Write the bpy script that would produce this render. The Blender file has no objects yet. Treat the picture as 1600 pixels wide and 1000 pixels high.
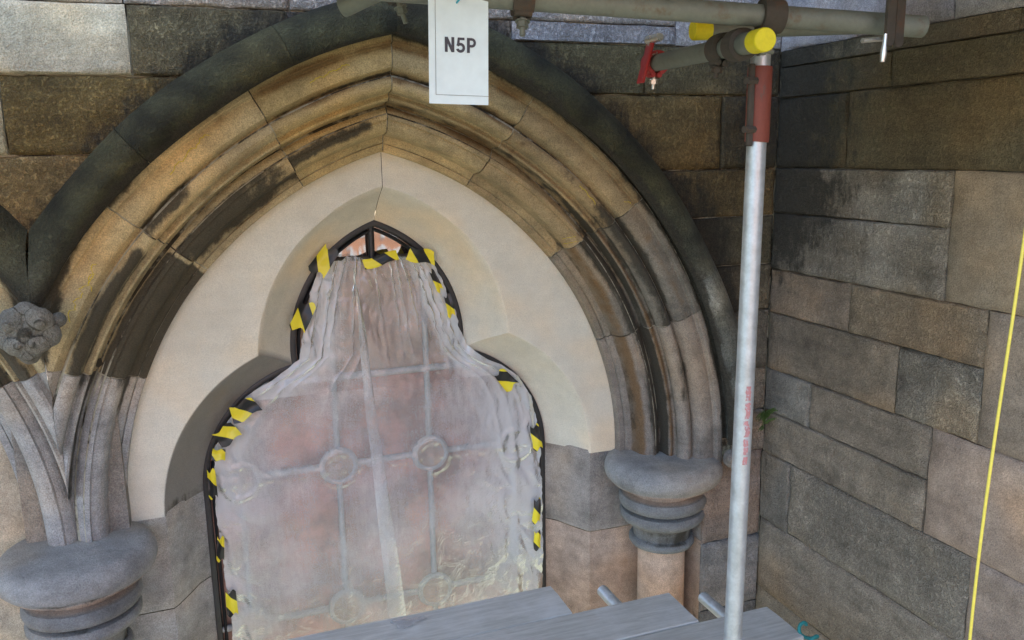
import bpy, bmesh, math, random
from mathutils import Vector, Matrix, noise
random.seed(7)
S = bpy.context.scene
C = S.collection
R = math.radians
# ------------------------------------------------------------------ camera
cd = bpy.data.cameras.new('camera'); cam = bpy.data.objects.new('camera', cd); C.objects.link(cam)
cd.sensor_width = 36; cd.lens = 29.09; cd.clip_start = 0.05; cd.clip_end = 2000
cam.matrix_world = Matrix(((0.9393, 0.0821, -0.3331, 0), (-0.3424, 0.1790, -0.9223, 0), (-0.0161, 0.9804, 0.1963, 0), (0, 0, 0, 1)))
S.camera = cam
# ------------------------------------------------------------------ world, sun, exposure
SUN_EL, SUN_AZ = 50.0, 62.0            # the sun stands behind the church: this side is in the shade
W = bpy.data.worlds.new('World'); S.world = W; W.use_nodes = True
nt = W.node_tree; bg = nt.nodes['Background']
sky = nt.nodes.new('ShaderNodeTexSky'); sky.sky_type = 'NISHITA'; sky.sun_disc = False
sky.sun_elevation = R(SUN_EL); sky.sun_rotation = R(SUN_AZ)
sky.air_density = .9; sky.dust_density = 4.0; sky.ozone_density = .6
nt.links.new(sky.outputs[0], bg.inputs[0]); bg.inputs[1].default_value = 0.15
sl = bpy.data.lights.new('sun', 'SUN'); sl.energy = 3.0; sl.angle = R(0.53); sl.color = (1, .95, .87)
so = bpy.data.objects.new('sun', sl); C.objects.link(so)
sd = Vector((math.sin(R(SUN_AZ)) * math.cos(R(SUN_EL)), math.cos(R(SUN_AZ)) * math.cos(R(SUN_EL)), math.sin(R(SUN_EL))))
so.rotation_euler = sd.to_track_quat('Z', 'Y').to_euler(); so.location = (0, 0, 30)
S.view_settings.view_transform = 'Standard'; S.view_settings.look = 'None'
S.view_settings.exposure = 2.92; S.view_settings.gamma = 1.0; S.view_settings.use_curve_mapping = False
S.cycles.use_denoising = True
S.cycles.max_bounces = 6; S.cycles.diffuse_bounces = 4; S.cycles.glossy_bounces = 3; S.cycles.transmission_bounces = 3; S.cycles.transparent_max_bounces = 12

# ------------------------------------------------------------------ material helpers
class NT:
    def __init__(s, name):
        s.m = bpy.data.materials.new(name); s.m.use_nodes = True
        s.t = s.m.node_tree; s.b = s.t.nodes['Principled BSDF']; s.out = s.t.nodes['Material Output']
    def n(s, kind, **kw):
        nd = s.t.nodes.new('ShaderNode' + kind)
        for k, v in kw.items():
            if k.startswith('i_'):
                nd.inputs[k[2:].replace('_', ' ')].default_value = v
            else: setattr(nd, k, v)
        return nd
    def l(s, a, b): s.t.links.new(a, b)
    def math(s, op, a, b=None, clamp=False):
        nd = s.t.nodes.new('ShaderNodeMath'); nd.operation = op; nd.use_clamp = clamp
        for i, v in enumerate((a, b)):
            if v is None: continue
            if isinstance(v, (int, float)): nd.inputs[i].default_value = v
            else: s.l(v, nd.inputs[i])
        return nd.outputs[0]
    def mix(s, f, a, b, mode='MIX'):
        nd = s.t.nodes.new('ShaderNodeMix'); nd.data_type = 'RGBA'; nd.blend_type = mode; nd.clamp_result = False
        for i, v in ((0, f), (6, a), (7, b)):
            if isinstance(v, (int, float)): nd.inputs[i].default_value = v
            elif isinstance(v, tuple): nd.inputs[i].default_value = v if len(v) == 4 else (*v, 1)
            else: s.l(v, nd.inputs[i])
        return nd.outputs[2]
    def ramp(s, f, lo, hi):
        nd = s.t.nodes.new('ShaderNodeMapRange'); nd.interpolation_type = 'SMOOTHSTEP'
        s.l(f, nd.inputs[0]); nd.inputs[1].default_value = lo; nd.inputs[2].default_value = hi
        return nd.outputs[0]
    def noise(s, vec, scale, detail=4, rough=.55, dist=0.0):
        nd = s.n('TexNoise'); nd.inputs['Scale'].default_value = scale; nd.inputs['Detail'].default_value = detail
        nd.inputs['Roughness'].default_value = rough; nd.inputs['Distortion'].default_value = dist
        s.l(vec, nd.inputs['Vector']); return nd.outputs[0]
    def bump(s, h, strength, dist):
        nd = s.n('Bump'); nd.inputs['Distance'].default_value = dist
        if isinstance(strength, (int, float)): nd.inputs['Strength'].default_value = strength
        else: s.l(strength, nd.inputs['Strength'])
        s.l(h, nd.inputs['Height']); s.l(nd.outputs[0], s.b.inputs['Normal'])
    def coord(s, stretch=None, rnd=True):
        tc = s.n('TexCoord'); v = tc.outputs['Object']
        if rnd:
            oi = s.n('ObjectInfo'); k = s.math('MULTIPLY', oi.outputs['Random'], 37.0)
            va = s.n('VectorMath', operation='ADD'); s.l(v, va.inputs[0]); s.l(k, va.inputs[1]); v = va.outputs[0]
        if stretch:
            mp = s.n('VectorMath', operation='MULTIPLY'); s.l(v, mp.inputs[0]); mp.inputs[1].default_value = stretch; v = mp.outputs[0]
        return v
    def set(s, **kw):
        for k, v in kw.items():
            s.b.inputs[k.replace('_', ' ')].default_value = (*v, 1) if isinstance(v, tuple) else v

def stone_material():
    # base colour, tooling and the weathering masks (soot with some painted shade, iron stain, algae) come with each stone; noise ragges their outlines
    k = NT('weathered_sandstone')
    v = k.coord(); vz = k.coord((1, 1, .22)); vh = k.coord((.35, .35, 2.4))
    a = k.n('Attribute', attribute_name='base'); w = k.n('Attribute', attribute_name='wx')
    sep = k.n('SeparateColor'); k.l(w.outputs['Color'], sep.inputs[0])
    nl = k.noise(v, 2.2, 2, .6); nm = k.noise(v, 11, 5, .70); nf = k.noise(v, 230, 1, .7); nst = k.noise(vz, 26, 3, .7)
    nbed = k.noise(vh, 9, 3, .6)
    # colour drift
    d = k.math('ADD', k.math('MULTIPLY', nl, .7), k.math('MULTIPLY', nm, .9))
    d = k.math('ADD', d, k.math('MULTIPLY', nbed, .35))
    val = k.math('ADD', k.math('MULTIPLY', d, 1.55), -.50)
    val = k.math('ADD', k.math('MULTIPLY', val, k.math('SUBTRACT', 1.0, w.outputs['Alpha'])), k.math('MULTIPLY', w.outputs['Alpha'], .92))
    col = k.mix(1.0, a.outputs['Color'], val, 'MULTIPLY')
    warm = k.mix(k.ramp(nl, .45, .72), (1, 1, 1), (1.12, .95, .76))
    col = k.mix(.8, col, k.mix(1.0, col, warm, 'MULTIPLY'))
    # iron stain
    fb = k.ramp(k.math('ADD', sep.outputs[1], k.math('MULTIPLY', k.math('SUBTRACT', nm, .5), 1.1)), .30, .78)
    col = k.mix(k.math('MULTIPLY', fb, .85), col, (.15, .080, .028))
    # algae
    fa = k.ramp(k.math('ADD', sep.outputs[2], k.math('MULTIPLY', k.math('SUBTRACT', nm, .5), 1.0)), .28, .8)
    col = k.mix(k.math('MULTIPLY', fa, .85), col, (.052, .060, .026))
    # soot crust, carrying painted shade too
    nn = k.math('ADD', k.math('MULTIPLY', k.math('SUBTRACT', nm, .5), 1.0), k.math('MULTIPLY', k.math('SUBTRACT', nst, .5), .5))
    fs = k.ramp(k.math('ADD', sep.outputs[0], nn), .32, .70)
    col = k.mix(k.math('MULTIPLY', fs, .93), col, (.044, .038, .026))
    # grain + pits
    n2 = k.noise(v, 75, 3, .85)
    pit = k.ramp(n2, .36, .62)
    pitmul = k.mix(a.outputs['Alpha'], (1, 1, 1), k.mix(k.math('ADD', k.math('MULTIPLY', pit, .6), k.math('MULTIPLY', nbed, .4)), (.55, .52, .49), (1.25, 1.24, 1.2)))
    col = k.mix(1.0, col, pitmul, 'MULTIPLY')
    ga = k.math('SUBTRACT', 1.25, w.outputs['Alpha'])
    g = k.math('ADD', k.math('MULTIPLY', k.math('SUBTRACT', nf, .5), ga), 1.0)
    col = k.mix(1.0, col, g, 'MULTIPLY')
    k.l(col, k.b.inputs['Base Color'])
    h = k.math('ADD', k.math('MULTIPLY', nf, .12), k.math('MULTIPLY', n2, .20))
    h = k.math('ADD', h, k.math('MULTIPLY', k.math('MULTIPLY', pit, .8), a.outputs['Alpha']))
    vd = k.n('Mapping'); vd.inputs['Rotation'].default_value = (R(35), R(30), 0); vd.inputs['Scale'].default_value = (1, 1, .22); k.l(v, vd.inputs['Vector'])
    nd = k.noise(vd.outputs[0], 20, 3, .75)
    h = k.math('ADD', h, k.math('MULTIPLY', k.math('MULTIPLY', nd, 1.5), a.outputs['Alpha']))
    k.bump(h, 1.0, .010)
    k.set(Roughness=.86); k.b.inputs['Specular IOR Level'].default_value = .35
    return k.m

def simple(name, col, rough=.6, metal=0.0, scale=30, var=.35, bump=.2, bd=.002, spec=.5, stretch=None, spots=None):
    k = NT(name); v = k.coord(stretch)
    n1 = k.noise(v, scale, 6, .65, .2); n2 = k.noise(v, scale * 6, 3, .6)
    f = k.math('ADD', k.math('MULTIPLY', n1, var * 2), 1 - var)
    f = k.math('MULTIPLY', f, k.math('ADD', k.math('MULTIPLY', n2, .3), .85))
    c = k.mix(1.0, col, f, 'MULTIPLY')
    if spots:
        sc, lo, hi, c2 = spots
        c = k.mix(k.ramp(k.noise(v, sc, 6, .7), lo, hi), c, c2)
    k.l(c, k.b.inputs['Base Color'])
    k.set(Roughness=rough, Metallic=metal); k.b.inputs['Specular IOR Level'].default_value = spec
    k.l(k.math('ADD', k.math('MULTIPLY', n1, .35), rough - .17), k.b.inputs['Roughness'])
    k.bump(k.math('ADD', n1, k.math('MULTIPLY', n2, .3)), bump, bd)
    return k.m

M = {}
M['stone'] = stone_material()
M['mortar'] = simple('lime_mortar', (.20, .175, .125), .95, 0, 40, .5, .5, .004, .2, None, (6, .45, .6, (.05, .042, .03)))
M['palemortar'] = simple('pale_lime_mortar', (.42, .39, .29), .95, 0, 40, .5, .5, .004, .2, None, (7, .44, .58, (.06, .05, .035)))
M['galv'] = simple('galvanised_steel', (.54, .57, .58), .42, .6, 24, .45, .15, .001, .5, None, (9, .56, .78, (.30, .31, .28)))
M['oldgalv'] = simple('weathered_galvanised_steel', (.19, .20, .165), .62, .35, 18, .45, .25, .001, .5, None, (14, .55, .75, (.16, .12, .08)))
M['rust'] = simple('rusty_iron', (.075, .062, .048), .8, .2, 40, .5, .5, .002, .4, None, (20, .52, .72, (.11, .06, .035)))
M['redpaint'] = simple('flaking_red_paint', (.20, .050, .032), .6, .0, 30, .35, .3, .001, .4, (1, 1, .5), (28, .55, .66, (.10, .075, .06)))
M['redcoupler'] = simple('red_paint', (.42, .03, .03), .45, 0, 30, .3, .1, .001, .5, None, (30, .58, .66, (.35, .33, .30)))
M['streak'] = simple('faded_red_paint', (.50, .22, .21), .6, 0, 90, .4, .1, .001, .4, None, (60, .5, .6, (.45, .42, .42)))
M['zinc'] = simple('bright_zinc', (.70, .70, .66), .3, .85, 40, .2, .1, .001)
M['yellowcap'] = simple('yellow_plastic', (.72, .60, .012), .5, 0, 20, .15, .05, .001, .4, None, (12, .62, .8, (.5, .42, .06)))
M['yellowcable'] = simple('yellow_cable_sheath', (.85, .68, .10), .38, 0, 20, .1, .03, .001)
M['teal'] = simple('teal_rope', (.02, .20, .19), .8, 0, 120, .5, .8, .003)
M['black'] = simple('black_paint', (.022, .022, .024), .42, 0, 60, .5, .6, .003, .5, None, (35, .62, .75, (.10, .08, .065)))
M['lead'] = simple('dusty_lead', (.37, .375, .37), .7, .1, 50, .5, .4, .002)
M['paper'] = simple('laminated_paper', (.70, .82, .83), .22, 0, 3, .03, .01, .0005, .5)
M['ink'] = simple('black_ink', (.012, .012, .014), .3, 0, 3, .03, .0, .0005, .5)
M['cyan'] = simple('cyan_string', (.02, .36, .50), .5, 0, 60, .2, .2, .001)
M['fern'] = simple('fern_green', (.07, .13, .03), .6, 0, 60, .4, .2, .001)
M['chalk'] = simple('yellow_crayon', (.62, .47, .04), .9, 0, 220, .6, .2, .001, .1)
M['dark'] = simple('dark_interior', (.02, .017, .015), .9)
M['grass'] = simple('churchyard_grass', (.055, .060, .043), .9, 0, .3, .3, .2, .01)
M['redstone'] = simple('red_sandstone', (.44, .22, .13), .9, 0, .6, .3, .2, .01)
M['farglass'] = simple('far_window_glass', (.55, .6, .62), .2, 0, .5, .3, .0, .001)
M['farframe'] = simple('white_sash', (.75, .74, .7), .6)

def board_material():
    k = NT('grey_scaffold_board'); v = k.coord((.10, 1, 1)); vf = k.coord((.03, 1.6, 1)); v0 = k.coord()
    n1 = k.noise(v, 55, 7, .7, .4); n2 = k.noise(vf, 160, 4, .7); n3 = k.noise(v0, 5, 6, .65); n4 = k.noise(v0, 130, 3, .7)
    f = k.math('ADD', k.math('MULTIPLY', n1, .55), k.math('MULTIPLY', n2, .25))
    c = k.mix(k.ramp(f, .26, .60), (.38, .355, .31), (.60, .575, .52))
    c = k.mix(k.math('MULTIPLY', k.ramp(n3, .45, .75), .6), c, (.62, .60, .565))
    c = k.mix(k.ramp(n4, .70, .80), c, (.07, .062, .05))
    k.l(c, k.b.inputs['Base Color']); k.set(Roughness=.85); k.b.inputs['Specular IOR Level'].default_value = .3
    k.bump(k.math('ADD', f, k.math('MULTIPLY', n4, .15)), .5, .003)
    return k.m
M['board'] = board_material()

def pane_material(name, col, rough, ior, var=.5, warp=.0):
    k = NT(name); v = k.coord(); vz = k.coord((1, 1, .15))
    n1 = k.noise(v, 5, 5, .6); n2 = k.noise(vz, 22, 5, .7); n3 = k.noise(v, 120, 3, .7)
    c = k.mix(k.ramp(n1, .38, .66), tuple(x * (1 - var) for x in col), tuple(min(1, x * (1 + var)) for x in col))
    c = k.mix(k.math('MULTIPLY', k.ramp(n2, .5, .75), .4), c, (.34, .30, .27))
    c = k.mix(1.0, c, k.math('ADD', k.math('MULTIPLY', n3, .4), .8), 'MULTIPLY')
    k.l(c, k.b.inputs['Base Color']); k.set(Roughness=rough, IOR=ior)
    if warp: k.bump(k.noise(v, 9, 2, .5), warp, .01)
    return k.m
M['pane'] = pane_material('dusty_pink_reflection', (.40, .21, .17), .35, 1.5, .4)  # pink of the red building's reflection put into the pane colour
M['panel'] = pane_material('brown_vent_panel', (.34, .22, .16), .4, 1.5, .3)
M['mirror'] = pane_material('clean_dark_pane', (.03, .02, .018), .03, 2.6, .3, .04)

def poly_material():
    k = NT('dusty_polythene'); v = k.coord(); vz = k.coord((1, 1, .12))
    n1 = k.noise(v, 3.2, 5, .6); n2 = k.noise(vz, 60, 5, .75); n3 = k.noise(v, 260, 3, .8); nz = k.noise(v, 14, 6, .7, .6)
    d = k.math('ADD', k.math('MULTIPLY', n1, .65), k.math('MULTIPLY', n2, .16))
    d = k.math('ADD', d, k.math('MULTIPLY', n3, .38))
    at = k.n('Attribute', attribute_name='haze'); d = k.math('ADD', d, at.outputs['Fac']); haze = k.ramp(d, .38, .98)
    fac = k.math('ADD', k.math('MULTIPLY', haze, .58), .11, True)
    lw = k.n('LayerWeight'); lw.inputs[0].default_value = .35
    fac = k.math('ADD', fac, k.math('MULTIPLY', k.math('POWER', lw.outputs['Facing'], 2.0), .30), True)
    bmp = k.n('Bump'); bmp.inputs['Strength'].default_value = .35; bmp.inputs['Distance'].default_value = .012
    k.l(k.math('ADD', nz, k.math('MULTIPLY', n2, .15)), bmp.inputs['Height'])
    tr = k.n('BsdfTransparent'); tr.inputs[0].default_value = (.96, .97, .97, 1)
    df = k.n('BsdfDiffuse'); df.inputs[0].default_value = (.88, .88, .88, 1); k.l(bmp.outputs[0], df.inputs['Normal'])
    tl = k.n('BsdfTranslucent'); tl.inputs[0].default_value = (.75, .76, .77, 1)
    gl = k.n('BsdfGlossy'); gl.inputs['Roughness'].default_value = .09; k.l(bmp.outputs[0], gl.inputs['Normal'])
    m1 = k.n('MixShader'); m1.inputs[0].default_value = .25; k.l(df.outputs[0], m1.inputs[1]); k.l(tl.outputs[0], m1.inputs[2])
    m2 = k.n('MixShader'); k.l(fac, m2.inputs[0]); k.l(tr.outputs[0], m2.inputs[1]); k.l(m1.outputs[0], m2.inputs[2])
    fr = k.n('Fresnel'); fr.inputs[0].default_value = 1.55; k.l(bmp.outputs[0], fr.inputs['Normal'])
    m3 = k.n('MixShader'); k.l(k.math('MULTIPLY', fr.outputs[0], 1.7, True), m3.inputs[0]); k.l(m2.outputs[0], m3.inputs[1]); k.l(gl.outputs[0], m3.inputs[2])
    k.l(m3.outputs[0], k.out.inputs['Surface'])
    return k.m
M['poly'] = poly_material()

def tape_material():
    k = NT('hazard_tape'); tc = k.n('TexCoord'); sx = k.n('SeparateXYZ'); k.l(tc.outputs['Object'], sx.inputs[0])
    s = k.math('ADD', sx.outputs[0], k.math('MULTIPLY', sx.outputs[2], .85))
    oi = k.n('ObjectInfo'); s = k.math('ADD', s, k.math('MULTIPLY', oi.outputs['Random'], .18))
    f = k.math('FRACT', k.math('MULTIPLY', s, 8.0)); f = k.math('GREATER_THAN', f, .5)
    c = k.mix(f, (.016, .016, .016), (.80, .66, .03))
    k.l(c, k.b.inputs['Base Color']); k.set(Roughness=.35)
    k.bump(k.noise(k.coord(), 25, 4, .6), .3, .006)
    return k.m
M['tape'] = tape_material()

# ------------------------------------------------------------------ object helpers
def tag(o, label=None, cat=None, group=None, kind=None):
    for k_, v_ in (('label', label), ('category', cat), ('group', group), ('kind', kind)):
        if v_: o[k_] = v_
    return o
def thing(name, loc, label, cat, group=None):
    o = bpy.data.objects.new(name, None); o.location = loc; o.empty_display_size = .1; C.objects.link(o)
    return tag(o, label, cat, group)
def obj(name, verts, faces, mat, parent=None, base=None, wx=None, sharp=None, loc=None, recalc=True, smooth=True):
    me = bpy.data.meshes.new(name); me.from_pydata([tuple(v) for v in verts], [], faces)
    if recalc:
        bm = bmesh.new(); bm.from_mesh(me); bmesh.ops.recalc_face_normals(bm, faces=bm.faces); bm.to_mesh(me); bm.free()
    if base is not None:
        n = len(verts)
        for an, src in (('base', base), ('wx', wx or (0, 0, 0, 0))):
            at = me.attributes.new(an, 'FLOAT_COLOR', 'POINT')
            if isinstance(src, tuple): flat = [c for _ in range(n) for c in (*src, 0, 0)[:4]]
            else: flat = [c for q in src for c in (*q, 0, 0)[:4]]
            at.data.foreach_set('color', flat)
    if smooth:
        me.shade_smooth(); me.set_sharp_from_angle(angle=R(sharp or 38))
    me.materials.append(mat)
    o = bpy.data.objects.new(name, me); C.objects.link(o)
    if loc: o.location = loc
    if parent:
        o.parent = parent
        if not loc: o.matrix_parent_inverse = Matrix.Translation(parent.location if parent.type == 'EMPTY' else (0, 0, 0)).inverted()
    return o
def share(name, src, parent, loc, rot=(0, 0, 0), scale=(1, 1, 1)):
    o = bpy.data.objects.new(name, src.data); C.objects.link(o); o.location = loc; o.rotation_euler = rot; o.scale = scale
    if parent:
        o.parent = parent; o.matrix_parent_inverse = Matrix.Translation(parent.location).inverted()
    return o
def lerp(a, b, t): return a + (b - a) * t
def G(x, c, w): return math.exp(-((x - c) / w) ** 2)
def sst(x, a, b):
    t = min(1, max(0, (x - a) / (b - a))); return t * t * (3 - 2 * t)
def nz(x, y, z, s): return noise.noise(Vector((x * s, y * s, z * s)))
def box(x0, x1, y0, y1, z0, z1, bev=0.0):
    bm = bmesh.new(); bmesh.ops.create_cube(bm, size=1)
    for v in bm.verts: v.co = Vector((lerp(x0, x1, v.co.x + .5), lerp(y0, y1, v.co.y + .5), lerp(z0, z1, v.co.z + .5)))
    if bev: bmesh.ops.bevel(bm, geom=bm.edges[:], offset=bev, segments=1, affect='EDGES')
    bm.verts.ensure_lookup_table(); vs = [v.co.copy() for v in bm.verts]; fs = [[v.index for v in f.verts] for f in bm.faces]; bm.free()
    return vs, fs
def join(*parts):
    V, F = [], []
    for v, f in parts:
        o = len(V); V += list(v); F += [[i + o for i in q] for q in f]
    return V, F
def frame_of(d):
    d = Vector(d).normalized(); a = Vector((0, 0, 1)) if abs(d.z) < .9 else Vector((1, 0, 0))
    u = d.cross(a).normalized(); return u, d.cross(u).normalized()
def tube(pts, r, n=20, cap=True, hollow=0.0):
    pts = [Vector(p) for p in pts]; V, F = [], []; m = len(pts)
    u, w = frame_of(pts[1] - pts[0])
    for i, p in enumerate(pts):
        t = (pts[min(i + 1, m - 1)] - pts[max(i - 1, 0)]).normalized()
        u = (u - t * u.dot(t)).normalized(); w = t.cross(u)
        rr = r[i] if isinstance(r, (list, tuple)) else r
        for k in range(n):
            a = 2 * math.pi * k / n; V.append(p + (u * math.cos(a) + w * math.sin(a)) * rr)
    for i in range(m - 1):
        for k in range(n):
            F.append([i * n + k, i * n + (k + 1) % n, (i + 1) * n + (k + 1) % n, (i + 1) * n + k])
    if cap:
        for end in (0, m - 1):
            ring = [end * n + k for k in range(n)]
            if hollow:
                rr = r if not isinstance(r, (list, tuple)) else r[end]
                d = (pts[1] - pts[0]).normalized() * .05 if end == 0 else (pts[-2] - pts[-1]).normalized() * .05
                o1 = len(V)
                for k in ring: V.append(pts[end] + (V[k] - pts[end]) * (hollow / rr))
                o2 = len(V)
                for k in range(n): V.append(V[o1 + k] + d)
                for k in range(n):
                    k2 = (k + 1) % n
                    F.append([ring[k], ring[k2], o1 + k2, o1 + k]); F.append([o1 + k, o1 + k2, o2 + k2, o2 + k])
                F.append([o2 + k for k in range(n)])
            else: F.append(ring)
    return V, F
def lathe(prof, cx, cy, zt, n=48, a0=0, a1=2 * math.pi):
    V, F = [], []
    full = abs(a1 - a0 - 2 * math.pi) < 1e-6
    cols = n if full else n + 1
    for (r, z) in prof:
        for k in range(cols):
            a = a0 + (a1 - a0) * k / n; V.append(Vector((cx + r * math.cos(a), cy + r * math.sin(a), zt + z)))
    for i in range(len(prof) - 1):
        for k in range(n):
            k2 = (k + 1) % cols; F.append([i * cols + k, i * cols + k2, (i + 1) * cols + k2, (i + 1) * cols + k])
    return V, F
def grid_block(P, place, nu, nv, depth, rough, seed, bev=.009, back=.07):
    """a dressed stone: P(u,v) -> outline in the wall's plane, arrises worn back, face slightly uneven"""
    us = [0] + [lerp(.02, .98, i / (nu - 1)) for i in range(nu)] + [1]
    vs = [0] + [lerp(.03, .97, i / (nv - 1)) for i in range(nv)] + [1]
    V, F = [], []; nc = len(us)
    for j, v in enumerate(vs):
        for i, u in enumerate(us):
            a, b = P(u, v)
            edge = i in (0, nc - 1) or j in (0, len(vs) - 1)
            d = depth + (bev * (.7 + .9 * abs(nz(a * 9 + seed, b * 9, seed, 1))) if edge else 0)
            d += nz(a + seed * 3, b, seed, 5) * .005 + nz(a + seed, b, seed, 17) * .003 * (1 + rough * 1.2)
            if edge:
                a += nz(a * 7, b * 7, seed + 5, 2) * .0038; b += nz(a * 7, b * 7, seed + 9, 2) * .0038
            V.append(place(a, b, d))
    for j in range(len(vs) - 1):
        for i in range(nc - 1):
            F.append([j * nc + i, j * nc + i + 1, (j + 1) * nc + i + 1, (j + 1) * nc + i])
    ring = [i for i in range(nc)] + [j * nc + nc - 1 for j in range(1, len(vs))] + [(len(vs) - 1) * nc + i for i in range(nc - 2, -1, -1)] + [j * nc for j in range(len(vs) - 2, 0, -1)]
    o = len(V)
    for q in ring:
        u = (q % nc); v = q // nc; a, b = P(us[u], vs[v]); V.append(place(a, b, depth + back))
    m = len(ring)
    for k in range(m): F.append([ring[k], ring[(k + 1) % m], o + (k + 1) % m, o + k])
    return V, F

# ------------------------------------------------------------------ measures (metres; the eye is the origin)
XA = .65; ZC = -1.345; OFF = .386            # arch axis, springing level, arc centres left and right of the axis
CXL, CXR = XA + OFF, XA - OFF                # centre of the left and of the right arc
XM = -.545; XCOL = 2 * XA - XM               # pier axis on the left; column on the right
YF = 3.0; YT = 3.28; YW = 3.52; XW = 2.29    # wall face, tracery face, glazing, side wall
TAN = (.46, .372, .21); OCH = (.36, .235, .10); GREY = (.235, .23, .225); CREAM = (.72, .665, .54)
DARKW = (.105, .078, .038); PINK = (.36, .25, .19)
GX = lambda x, sgn: XM * 2 - x if sgn < 0 else x

# ------------------------------------------------------------------ setting: ground
gv, gf = [(-900, -900, -9), (900, -900, -9), (900, 900, -9), (-900, 900, -9)], [[0, 1, 2, 3]]
tag(obj('ground', gv, gf, M['grass'], smooth=False), kind='structure')

# ------------------------------------------------------------------ the front wall: ashlar above and beside the arch
front = thing('ashlar_wall', (XM, YF, -2.6), 'dark weathered sandstone ashlar wall that the pointed arch is set in', 'wall')
RW = 1.87
def arch_x_left(z, r=RW):
    d = r * r - (z - ZC) ** 2
    return CXL - math.sqrt(d) if d > 0 else None
def zarch(x, r=RW):
    best = -9
    for xx in (x, 2 * XM - x):
        cx = CXL if xx < XA else CXR
        d = r * r - (xx - cx) ** 2
        if d > 0: best = max(best, ZC + math.sqrt(d))
    return best
def front_core():
    # mortar bed behind the stones, reaching up past the frame so that the sun stays behind the church
    vs = []; F = []
    xs = [-4 + .08 * i for i in range(int((XW + .3 + 4) / .08) + 1)]
    for x in xs:
        zb = max(zarch(x, 1.80), -2.8)
        if zb < ZC + .05: zb = -2.8
        if XM - .45 < x < XM + .45 and zb < -1.0: zb = -1.0
        for y in (YF + .020, YF + .28):
            vs += [(x, y, zb), (x, y, 7.0)]
    for i in range(len(xs) - 1):
        a, b = i * 4, (i + 1) * 4
        F += [[a, b, b + 1, a + 1], [a + 2, a + 3, b + 3, b + 2], [a, a + 2, b + 2, b], [a + 1, b + 1, b + 3, a + 3]]
    return vs, F
cv, cf = front_core(); obj('mortar_core', cv, cf, M['palemortar'], front, smooth=False)

def paint(V, base, wx, var=.18, seed=0, fn=None):
    B, X = [], []
    for v in V:
        k = 1 + var * nz(v.x + seed, v.y, v.z + seed * .7, 3.1)
        b = [base[0] * k, base[1] * k, base[2] * k, base[3] if len(base) > 3 else 0]; w = list(wx) + [0] * (4 - len(wx))
        if fn: b, w = fn(v, b, w)
        B.append(tuple(b)); X.append(tuple(w))
    return B, X
def front_block(x0, x1, z0, z1, base, wx=(0, 0, 0), rough=.4, mode='rows', fn=None, y=YF):
    g = .0025
    def lim(z):
        a, b = x0, x1
        d = RW * RW - (z - ZC) ** 2
        if d > 0 and z > ZC - .01:
            q = math.sqrt(d)
            if (x0 + x1) / 2 > XA or x1 > XA + .3: a = max(a, CXR + q)
            else:
                b = min(b, CXL - q); a = max(a, 2 * XM - (CXL - q))
        return a, b
    if mode == 'rows':
        zz0 = z0
        while zz0 < z1 and lim(zz0)[1] - lim(zz0)[0] < .012: zz0 += .004
        if zz0 >= z1 - .01: return
        def P(u, v):
            z = lerp(zz0 + g, z1 - g, v); a, b = lim(z); return lerp(a + g, b - g, u), z
    else:
        def P(u, v):
            x = lerp(x0 + g, x1 - g, u); lo = min(max(z0, zarch(x)), z1 - .004); return x, lerp(lo + g, z1 - g, v)
    sd_ = random.random() * 50
    V, F = grid_block(P, lambda a, b, d: Vector((a, y + d, b)), 22, 12, random.uniform(-.003, .003), rough, sd_)
    B, X = paint(V, (*base, rough), wx, .25, sd_, fn)
    return obj('ashlar_block', V, F, M['stone'], front, B, X, sharp=50)
def corner(v, b, w):
    w[0] += .35 * sst(v.x, 1.75, 2.2) * sst(v.z, -.7, 0); return b, w  # shade towards the wall corner painted in along with soot
def soot_and_shade(v, b, w):
    w[0] += .30 * sst(v.x, 1.75, 2.2) * sst(v.z, -.7, 0)   # corner shade painted in; black crust thickens next to the hood and under the string line
    d = min(abs(math.hypot(v.x - (CXL if v.x < XA else CXR), v.z - ZC) - 1.93), 1)
    w[0] += .42 * G(d, 0, .10) + .25 * max(0, nz(v.x, v.y, v.z, 2.3)); return b, w
PALE = (.56, .50, .36)
front_block(-1.0, -.196, .266, .485, PALE, (.02, .03, .03), .22, 'rows')
front_block(-.196, .296, .266, .485, (.20, .165, .09), (.12, .05, .12), 1.0, 'cols', soot_and_shade)
front_block(-1.3, -.573, .02, .266, (.44, .40, .27), (.03, 0, .10), .4)
front_block(-.573, .2, .02, .266, (.235, .170, .062), (.10, .10, .12), 1.0, 'rows', soot_and_shade)
front_block(-1.2, .1, -.28, .02, (.26, .19, .085), (.08, .10, .10), 1.0, 'rows', soot_and_shade)
front_block(-1.2, .1, -.60, -.28, (.20, .16, .075), (.15, .08, .2), .9, 'rows', soot_and_shade)
front_block(-1.2, -.2, .485, .78, (.46, .43, .38), (.03, 0, .03), .35)
front_block(-.2, .31, .485, .78, (.42, .40, .38), (.1, 0, .05), .8)  # top blocks lighter: light from above put into their colour
front_block(.296, 1.10, .412, .485, (.20, .18, .16), (.15, 0, .1), .95, 'cols', soot_and_shade)
front_block(.31, .95, .485, .78, (.40, .38, .36), (.12, 0, .05), .95)
front_block(.95, 1.794, .485, .78, (.44, .43, .43), (.10, 0, .05), .9)
front_block(1.10, 1.794, .412, .485, (.36, .36, .38), (.12, 0, .05), .9, 'cols')
front_block(1.794, 2.300, .412, .78, (.40, .40, .42), (.10, 0, .05), .8)
front_block(.75, 1.66, .222, .412, (.155, .135, .07), (.22, .04, .25), .9, 'rows', soot_and_shade)
front_block(1.66, 2.300, .222, .412, (.15, .125, .065), (.22, .05, .25), .9, 'rows', corner)
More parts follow.
